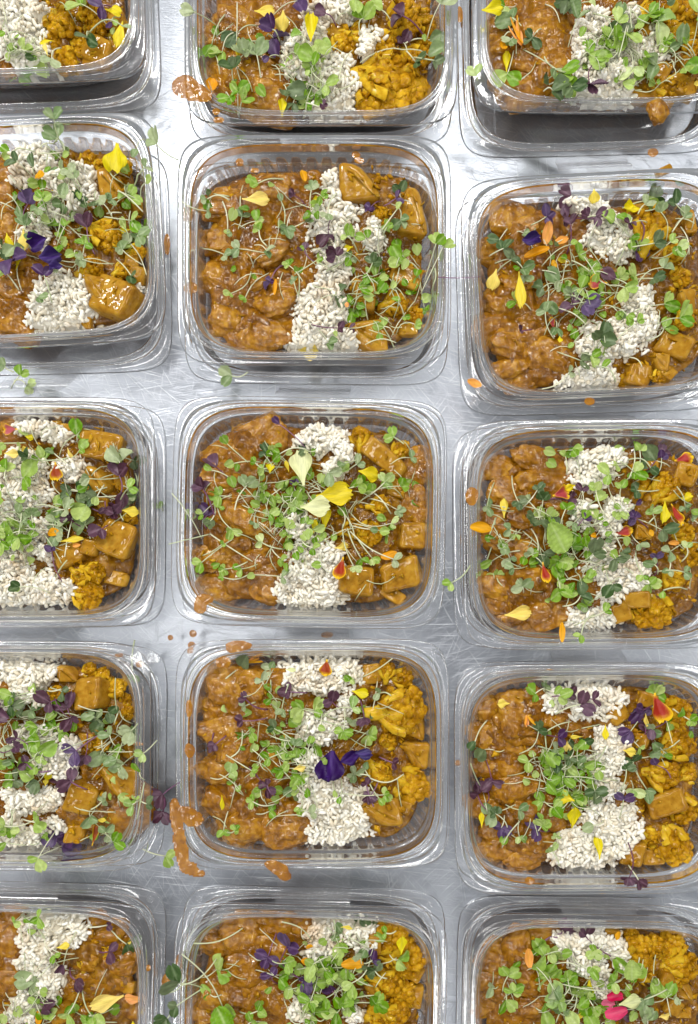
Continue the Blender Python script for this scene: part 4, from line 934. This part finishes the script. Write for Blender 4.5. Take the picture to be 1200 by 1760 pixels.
    mx_, my_ = np.meshgrid(bx, by, indexing='ij'); hz2, w2 = h_r(mx_, my_); hz2 = hz2 - .0012 + .0012 * (vnoise(mx_, my_, 420) - .5) - .006 * (1 - np.clip(w2 * 2, 0, 1))
    idx = np.arange(mx_.size).reshape(mx_.shape)
    qd = np.stack([idx[:-1, :-1], idx[1:, :-1], idx[1:, 1:], idx[:-1, 1:]], -1).reshape(-1, 4)
    wq = w2.ravel()[qd].min(1); qd = qd[wq > .12]
    if len(qd):
        used = np.unique(qd); rm_ = -np.ones(mx_.size, int); rm_[used] = np.arange(len(used))
        mk('rice_bed', fastmesh('rice_bed', np.stack([mx_.ravel(), my_.ravel(), hz2.ravel()], 1)[used], rm_[qd]), M['rice'], root)['kind'] = 'stuff'
    # ---- petals
    PET = []
    for (a, b, c, d, e) in parse(dd['pet']):
        lx, ly = loc(a, b, .046); L = max(c, d) * mmz * .95; Wd = max(min(c, d) * mmz * .9, L * .22)
        if e == 'm': L *= 1.2; Wd *= 1.2
        me = petal_mesh(L, Wd, e, r)
        rot = (0 if d >= c else math.pi / 2) + (math.pi if r.random() < .5 else 0) + r.uniform(-.3, .3)
        o = mk('petal' if e != 'f' else 'fringed_flower', me); wx, wy = wor(lx, ly)
        o.location = (wx, wy, ZT + H(lx, ly) + (.009 if e in 'mwv' or L > .022 else .0045) + r.uniform(0, .0025)); o.rotation_euler = (r.uniform(-.3, .3), r.uniform(-.3, .3), rot + T['a'])
        nm = 'on the rice' if float(rice_w(np.array([lx]), np.array([ly]))[0]) > .2 else ('over the chicken' if lx < ricex else 'over the vegetables')
        tag(o, f"{sizeword(L, .011, .02)} {PN[e]} {'flower petal' if e != 'f' else 'flower head'} {nm} in {who}", 'petal' if e != 'f' else 'flower', 'flower petals on the food')
        PET.append((lx, ly, PN[e].split()[0]))
    # ---- sprouts
    for it in parse(dd['spr']):
        cs = it[-1]; c = cs[0]; s = float(cs[1:]) if len(cs) > 1 else 18
        lx, ly = loc(it[0], it[1], .046)
        if len(it) == 5: qx, qy = loc(it[2], it[3], .044)
        else:
            for _ in range(12):
                aa = r.uniform(0, 6.28); ll = r.uniform(.010, .024); qx, qy = lx + ll * math.cos(aa), ly + ll * math.sin(aa)
                if float(wall_r(.076, .0625, 4.4, qx, qy)) < 1: break
        if c == 's':
            z0, z1 = H(lx, ly) + .003 + r.uniform(0, .004), H(qx, qy) + .003 + r.uniform(0, .003)
            hx, hy = lx, ly
        else:
            Lf = min(max(s * (1.03 if k < 3 else .86), 13), 33) * MMPX
            dx, dy = lx - qx, ly - qy; dl = math.hypot(dx, dy) or 1e-4; dx /= dl; dy /= dl
            hx, hy = lx - dx * Lf * .35, ly - dy * Lf * .35
            z0, z1 = H(lx, ly) + .004 + r.uniform(0, .005), H(qx, qy) + r.uniform(.0005, .003)
        wx, wy = wor(hx, hy)
        e = empty({'s': 'bare_sprout', 'g': 'sprout', 'l': 'sprout', 'd': 'seedling', 'k': 'herb_sprig', 'p': 'purple_shoot', 'v': 'purple_shoot'}[c], (wx, wy, ZT + z0), T['a'])
        # curved stem
        px_, py_ = -(hy - qy), hx - qx; bow = r.gauss(0, .09); arch = r.uniform(.0005, .0035)
        pts = []
        nst = 9
        for q in range(nst):
            t = q / (nst - 1); bb = math.sin(math.pi * t)
            sx_, sy_ = qx + (hx - qx) * t + px_ * bow * bb, qy + (hy - qy) * t + py_ * bow * bb
            zz_ = z1 + (z0 - z1) * t + arch * bb
            zz_ = max(zz_, H(sx_, sy_) + .0006) if 0 < t < 1 else zz_
            pts.append(Vector((sx_ - hx, sy_ - hy, zz_ - z0)))
        rad0 = r.uniform(.00034, .00054); 
        sv, sf = tube_mesh(pts, rad0, rad0 * .8)
        smat = M['stem_p'] if c in 'pv' and r.random() < .75 else M['stem_g']
        sme = mesh('stem', sv, sf); sme.materials.append(smat)
        end = ' near the hinge' if ly > .022 else (' far from the hinge' if ly < -.022 else '')
        onw = 'on rice' if float(rice_w(np.array([lx]), np.array([ly]))[0]) > .2 else ('on chicken curry' if lx < ricex else 'on vegetables')
        if c == 's':
            mk('stem', sme, None, e)
            ln = math.hypot(hx - qx, hy - qy)
            tag(e, f"{'long' if ln > .025 else 'short'} bare pale sprout lying {onw}{end} in {who}", 'bare sprout', 'bare sprouts on the food')
            continue
        mk('stem', sme, None, e)
        d0 = math.atan2(dy, dx)
        nl = 2 if r.random() < .72 else r.choice((1, 3, 4))
        if s >= 36: nl = 2
        va = r.randrange(5) if r.random() < .84 else 5 + r.randrange(2)
        for q in range(nl):
            if nl == 1: da = r.uniform(-.3, .3)
            elif nl == 2: da = (-1, 1)[q] * r.uniform(.5, 1.15)
            else: da = -1.5 + 3.0 * q / (nl - 1) + r.uniform(-.25, .25)
            sz = Lf * r.uniform(.65, 1.12) * (1 if nl < 3 else .85)
            lf = mk('leaf', LEAF[c][va if q < 2 else r.randrange(7)], None, e)
            lf.matrix_local = (Matrix.Translation((0, 0, .0002 * q)) @ Matrix.Rotation(d0 + da - math.pi / 2, 4, 'Z') @ Matrix.Rotation(r.uniform(-.35, .75), 4, 'X') @
                               Matrix.Rotation(r.uniform(-.6, .6), 4, 'Y') @ Matrix.Diagonal((sz * r.uniform(.9, 1.1), sz, sz, 1)))
        near = [nm for (ax2, ay2, nm) in PET if math.hypot(ax2 - lx, ay2 - ly) < .012]
        num = {1: 'one-leaf', 2: 'two-leaf', 3: 'three-leaf', 4: 'four-leaf'}[nl]
        szw = 'tiny ' if s < 15 else ('broad ' if s > 27 else '')
        kd = {'g': 'sprout', 'l': 'sprout', 'd': 'seedling', 'k': 'herb sprig', 'p': 'shoot', 'v': 'shoot'}[c]
        lab = f"{szw}{num} {CN[c]} {kd} {onw}" + (f" by {near[0]} petal" if near else '') + (end.replace(' the ', ' ') if near else end) + f" in {who}"
        if len(lab.split()) > 15 or len(lab.replace('-', ' ').split()) > 19: lab = f"{szw}{num} {CN[c]} {kd} {onw}" + (f" by {near[0]} petal" if near else '') + f" in {who}"
        tag(e, lab, kd, {'sprout': 'green sprouts', 'seedling': 'grey-green seedlings', 'herb sprig': 'dark herb sprigs', 'shoot': 'purple shoots'}[kd] + ' scattered on the food')
    # ---- fine tangle of stems among the sprouts (uncountable)
    V, Fc = [], []
    anch = [q for q in parse(dd['spr']) if q[-1][0] in 'gld']
    HEAP = {'21': (540, 480, 170), '12': (680, 600, 150), '22': (640, 660, 150), '32': (630, 560, 120), '31': (480, 480, 120), '41': (650, 440, 120), '42': (650, 500, 150),
            '30': (250, 700, 170), '11': (860, 620, 150), '02': (850, 200, 130), '20': (150, 980, 150), '10': (300, 620, 170), '01': (600, 270, 90), '00': (100, 380, 60), '40': (200, 850, 80)}[key]
    dense = {'21': 3.4, '22': 2.2, '12': 2.0, '32': 2.0, '31': 1.8, '42': 1.6, '41': 1.9, '30': 1.3, '11': 2.0, '00': .3, '40': .4}.get(key, 1.0)
    anch += [[HEAP[0] + r.gauss(0, HEAP[2] * .6), HEAP[1] + r.gauss(0, HEAP[2] * .6)] for _ in range(int(40 * dense))]
    for q in range(int(20 + 22 * dense)):
        a = r.choice(anch); lx, ly = loc(a[0], a[1], .046); lx, ly = inside(lx + r.gauss(0, .006), ly + r.gauss(0, .006), .95)
        aa = r.uniform(0, 6.28); ll = r.uniform(.008, .022); qx, qy = inside(lx + ll * math.cos(aa), ly + ll * math.sin(aa), .95)
        bow = r.gauss(0, .1); pts = []
        for t in (0, .25, .5, .75, 1):
            bb = math.sin(math.pi * t); x_, y_ = lx + (qx - lx) * t - (qy - ly) * bow * bb, ly + (qy - ly) * t + (qx - lx) * bow * bb
            pts.append(Vector((x_, y_, H(x_, y_) + .001 + .002 * bb + .0016 * (q % 4))))
        sv, sf = tube_mesh(pts, .00034, .00026, 5); b0 = len(V); V += sv; Fc += [tuple(b0 + w_ for w_ in f) for f in sf]
    # small leaves caught in the tangle
    LV, LF, LR = [], [], []; b0 = 0
    for q in range(int(26 * dense + 8)):
        a = r.choice(anch); lx, ly = loc(a[0], a[1], .046); lx, ly = inside(lx + r.gauss(0, .007), ly + r.gauss(0, .007), .93)
        src = LEAF['g'][r.randrange(5)]; A = Matrix.Rotation(r.uniform(0, 6.28), 3, 'Z') @ Matrix.Rotation(r.uniform(-.5, .7), 3, 'X') @ Matrix.Rotation(r.uniform(-.6, .6), 3, 'Y')
        sz = r.uniform(.004, .0085); z = H(lx, ly) + r.uniform(.001, .007)
        co = np.empty(len(src.vertices) * 3); src.vertices.foreach_get('co', co); co = co.reshape(-1, 3) @ np.array(A).T * sz + np.array([lx, ly, z])
        fi = np.empty(len(src.loops), int); src.loops.foreach_get('vertex_index', fi); rb = np.empty(len(src.vertices)); src.attributes['rib'].data.foreach_get('value', rb)
        LV.append(co); LF.append(fi.reshape(-1, 4) + b0); LR.append(rb); b0 += len(co)
    me = fastmesh('leaf_litter', np.concatenate(LV), np.concatenate(LF)); at = me.attributes.new('rib', 'FLOAT', 'POINT'); at.data.foreach_set('value', np.concatenate(LR))
    o = mk('leaf_litter', me, M['leaf_g']); o.location = (T['x'], T['y'], ZT); o.rotation_euler.z = T['a']
    tag(o, 'small loose green sprout leaves among the stems in ' + who, kind='stuff')
    o = mk('stem_tangle', mesh('stem_tangle', V, Fc), M['stem_g']); o.location = (T['x'], T['y'], ZT); o.rotation_euler.z = T['a']
    tag(o, 'fine tangle of pale sprout stems over the food in ' + who, kind='stuff')
for key in D: fill(key)

# ------------------------------------------------------------------ spilt sauce, stray bits and sprouts on rims, lids and table
ZL = {'r': ZT + 0.0428, 'i': ZT + 0.036, 'l': 0.0192, 't': 0.0004}
def splat(lev, ells, label, mat='sauce', thick=.0014):
    z = ZL[lev]; P = [(*PX(a, b, z), c * MMPX, d * MMPX) for a, b, c, d in ells]
    x0 = min(p[0] - p[2] * 1.5 for p in P); x1 = max(p[0] + p[2] * 1.5 for p in P); y0 = min(p[1] - p[3] * 1.5 for p in P); y1 = max(p[1] + p[3] * 1.5 for p in P)
    st = max(.00045, (x1 - x0 + y1 - y0) / 90)
    gx, gy = np.meshgrid(np.arange(x0, x1 + st, st), np.arange(y0, y1 + st, st), indexing='ij')
    f = np.zeros_like(gx)
    for (a, b, c, d) in P: f += np.exp(-(((gx - a) / c) ** 2 + ((gy - b) / d) ** 2) * 1.2)
    f = f * (.72 + .56 * vnoise(gx, gy, 260)) - .30
    hz = np.sqrt(np.clip(f, 0, 1)) * thick * .24 * (.8 + .4 * vnoise(gx, gy, 420))
    idx = np.arange(gx.size).reshape(gx.shape)
    q = np.stack([idx[:-1, :-1], idx[1:, :-1], idx[1:, 1:], idx[:-1, 1:]], -1).reshape(-1, 4)
    q = q[f.ravel()[q].max(1) > 0]
    if len(q) == 0: return
    used = np.unique(q); rm_ = -np.ones(gx.size, int); rm_[used] = np.arange(len(used))
    cx, cy_ = P[0][0], P[0][1]
    me = fastmesh('sauce_splash', np.stack([gx.ravel() - cx, gy.ravel() - cy_, hz.ravel()], 1)[used], rm_[q])
    o = mk('sauce_splash', me, M['spill']); o.location = (cx, cy_, z)
    tag(o, label, 'sauce splash', 'curry splashes around the trays')
splat('r', [(318, 148, 22, 18), (338, 160, 18, 12), (352, 166, 10, 8)], 'large curry blob spilling over the corner rim of the overflowing tray', thick=.003)
splat('r', [(376, 206, 8, 5), (372, 192, 6, 5)], 'two tiny curry drops on the rim of the overflowing tray')
splat('l', [(790, 25, 5, 14)], 'thin curry streak between the overflowing and fringed-flower trays')
splat('i', [(323, 368, 10, 14)], 'round curry drop inside the wall of the potato-cube tray')
splat('i', [(328, 495, 12, 9)], 'small oval curry drop inside the wall of the potato-cube tray')
splat('l', [(287, 420, 5, 18)], 'narrow curry streak between the forked-flower and potato-cube trays')
splat('i', [(612, 266, 7, 5), (618, 276, 8, 5)], 'curry specks on the hinge-side wall of the potato-cube tray')
splat('i', [(412, 279, 6, 6), (438, 293, 7, 4)], 'faint curry specks on the hinge-side wall behind the potato-cube tray chicken')
splat('r', [(352, 1030, 14, 8), (344, 1044, 10, 10)], 'curry drip over the corner rim of the cream-petal tray')
splat('l', [(332, 1089, 6, 6)], 'round amber curry drop between the cream-petal and dark-pansy trays')
splat('l', [(293, 1096, 4, 4)], 'tiny amber curry drop on the table beside the dark-pansy tray')
splat('l', [(329, 1108, 6, 5), (327, 1118, 5, 5)], 'double amber curry drop behind the dark-pansy tray')
splat('l', [(562, 1091, 10, 5)], 'flat curry drop on the hinge of the dark-pansy tray')
splat('r', [(418, 1110, 14, 7), (402, 1112, 14, 9), (384, 1138, 12, 9)], 'curry smear on the hinge-side rim of the dark-pansy tray')
splat('r', [(326, 1290, 8, 12)], 'oval curry drop on the side rim of the dark-pansy tray')
splat('r', [(325, 1218, 5, 14)], 'thin curry drip on the side rim of the dark-pansy tray')
splat('r', [(300, 1388, 7, 14), (303, 1410, 8, 18), (318, 1396, 14, 9), (332, 1408, 16, 12), (308, 1440, 9, 20), (314, 1468, 10, 18), (326, 1492, 14, 9), (342, 1502, 10, 5)], 'long curry smear running off the corner of the dark-pansy tray', thick=.0022)
splat('r', [(468, 1486, 12, 8), (480, 1494, 14, 9), (490, 1506, 10, 7)], 'wedge of spilt curry in front of the dark-pansy tray', thick=.002)
splat('l', [(787, 1311, 5, 5)], 'tiny curry drop between the dark-pansy and red-petal trays')
splat('r', [(811, 853, 11, 15)], 'square curry splash on the side rim of the mint-leaf tray', thick=.002)
splat('r', [(1013, 690, 8, 6)], 'single amber curry drop in front of the violet-leaf tray')
splat('r', [(911, 1514, 8, 6)], 'brown curry drip on the front rim of the red-petal tray')
splat('l', [(288, 1690, 10, 18), (308, 1652, 6, 14), (300, 1672, 5, 10)], 'thin curry smear between the crumpled-petal and sprout-heap trays', thick=.0008)
splat('l', [(205, 1126, 7, 4)], 'small curry drop behind the purple-strewn tray corner')
splat('l', [(239, 1142, 6, 5)], 'round curry drop beside the purple-strewn tray corner')
splat('r', [(255, 1664, 4, 5)], 'tiny curry drop on the rim of the crumpled-petal tray')
splat('l', [(1122, 262, 9, 7)], 'dark brown curry drop on the lid in front of the fringed-flower tray')
def bit(px, py, w, h, lev, label, me, name, cat):
    z = ZL[lev]; x, y = PX(px, py, z); o = mk(name, me); o.location = (x, y, z + .003); o.scale = (w * MMPX / 2, h * MMPX / 2, .0035)
    o.rotation_euler = (.2, .15, .4); tag(o, label, cat, 'vegetable bits off the trays')
bit(1128, 196, 34, 38, 'r', 'orange carrot bit stuck on the front rim of the fringed-flower tray', MEAT[3], 'carrot_bit', 'carrot bit')
bit(1140, 298, 32, 16, 'l', 'flat yellow vegetable bit on the violet-leaf tray hinge', POT[2], 'vegetable_bit', 'vegetable bit')
def loose(px, py, qx, qy, c, s, lev, label):
    z = ZL[lev] + .001; x, y = PX(px, py, z); x2, y2 = PX(qx, qy, z)
    e = empty({'p': 'purple_shoot', 'k': 'herb_sprig', 'd': 'seedling'}.get(c, 'sprout'), (x, y, z))
    n = 7; bow = rnd.uniform(-.25, .25); pts = []
    for i in range(n):
        t = i / (n - 1); b = math.sin(math.pi * t)
        pts.append(Vector(((x2 - x) * (1 - t) - (y2 - y) * bow * b, (y2 - y) * (1 - t) + (x2 - x) * bow * b, .0006 + .0015 * b)))
    v, f = tube_mesh(pts, .0005, .0004); m = mesh('stem', v, f); m.materials.append(M['stem_p' if c == 'p' else 'stem_g']); mk('stem', m, None, e)
    d0 = math.atan2(y - y2, x - x2)
    for q in range(2):
        lf = mk('leaf', LEAF[c][rnd.randrange(5)], None, e); L = s * MMPX * 1.05
        lf.matrix_local = Matrix.Translation((0, 0, .0008)) @ Matrix.Rotation(d0 + (-.8, .75)[q] - math.pi / 2, 4, 'Z') @ Matrix.Rotation(.2, 4, 'X') @ Matrix.Rotation(rnd.uniform(-.3, .3), 4, 'Y') @ Matrix.Scale(L, 4)
    tag(e, label, {'p': 'shoot', 'k': 'herb sprig', 'd': 'seedling'}.get(c, 'sprout'), 'stray sprouts off the food')
loose(9, 631, 25, 640, 'd', 16, 'l', 'stray seedling on the hinge strip behind the big-potato tray')
loose(36, 645, 20, 668, 'g', 18, 'l', 'stray green sprout standing off the big-potato tray hinge')
loose(48, 664, 25, 655, 'l', 18, 'l', 'stray pale sprout fallen behind the big-potato tray')
loose(398, 646, 426, 640, 'd', 24, 'l', 'stray grey-green seedling in front of the potato-cube tray')
loose(280, 1366, 312, 1343, 'p', 24, 'l', 'stray purple shoot between the purple-strewn and dark-pansy trays')
loose(280, 1395, 283, 1372, 'p', 24, 'l', 'second stray purple shoot below the first beside the curry smear')
loose(286, 1471, 246, 1459, 'g', 20, 'l', 'stray green sprout on the table beside the curry smear')
loose(277, 872, 281, 878, 'g', 11, 't', 'single tiny green sprout on bare steel beside the cream-petal tray')
loose(229, 1160, 232, 1100, 'd', 15, 'l', 'stray seedling behind the corner of the purple-strewn tray')
loose(775, 1002, 808, 972, 'g', 14, 'r', 'stray green sprout hanging off the mint-leaf tray rim')
loose(817, 131, 820, 140, 'l', 18, 'r', 'stray pale sprout on the side rim of the fringed-flower tray')
loose(98, 238, 112, 270, 'd', 24, 'i', 'stray seedling on the hinge-side wall of the forked-flower tray')
# fallen petal and a long root thread
pm = petal_mesh(26 * MMPX, 14 * MMPX, 'o', rnd); po = mk('petal', pm); x, y = PX(815, 660, ZL['r']); po.location = (x, y, ZL['r'] + .001); po.rotation_euler.z = 1.3
tag(po, 'orange-yellow petal fallen on the corner rim of the violet-leaf tray', 'petal', 'flower petals on the food')
a = Vector((*PX(752, 478, ZL['r']), ZL['r'] + .001)); b = Vector((*PX(826, 477, ZL['r']), ZL['r'] + .001))
e = empty('root_thread', a)
v, f = tube_mesh([(b - a) * (t / 8) + Vector((0, -.0008 * math.sin(t / 8 * 3.1), .0006)) for t in range(9)], .00035, .00025); m = mesh('thread', v, f); m.materials.append(M['stem_p']); mk('thread', m, None, e)
tag(e, 'thin root thread bridging the potato-cube and violet-leaf trays', 'thread')

def broad_leaf(px, py, L, rz, label, lay=.0085):
    z = ZT + .041; x, y = PX(px, py, z)
    e = empty('mint_leaf', (x, y, z + lay - .004), rz)
    lf = mk('blade', LEAF['g'][6], None, e); lf.matrix_local = Matrix.Translation((0, -L * MMPX / 2, 0)) @ Matrix.Rotation(.12, 4, 'X') @ Matrix.Scale(L * MMPX, 4)
    tag(e, label, 'mint leaf')
broad_leaf(955, 925, 58, .55, 'large toothed mint leaf over the middle of the mint-leaf tray')
broad_leaf(1081, 1660, 40, .1, 'toothed green herb leaf beside the rice in the pink-blossom tray')
broad_leaf(388, 1748, 52, -2.6, 'long pointed green leaf over the chicken of the sprout-heap tray')
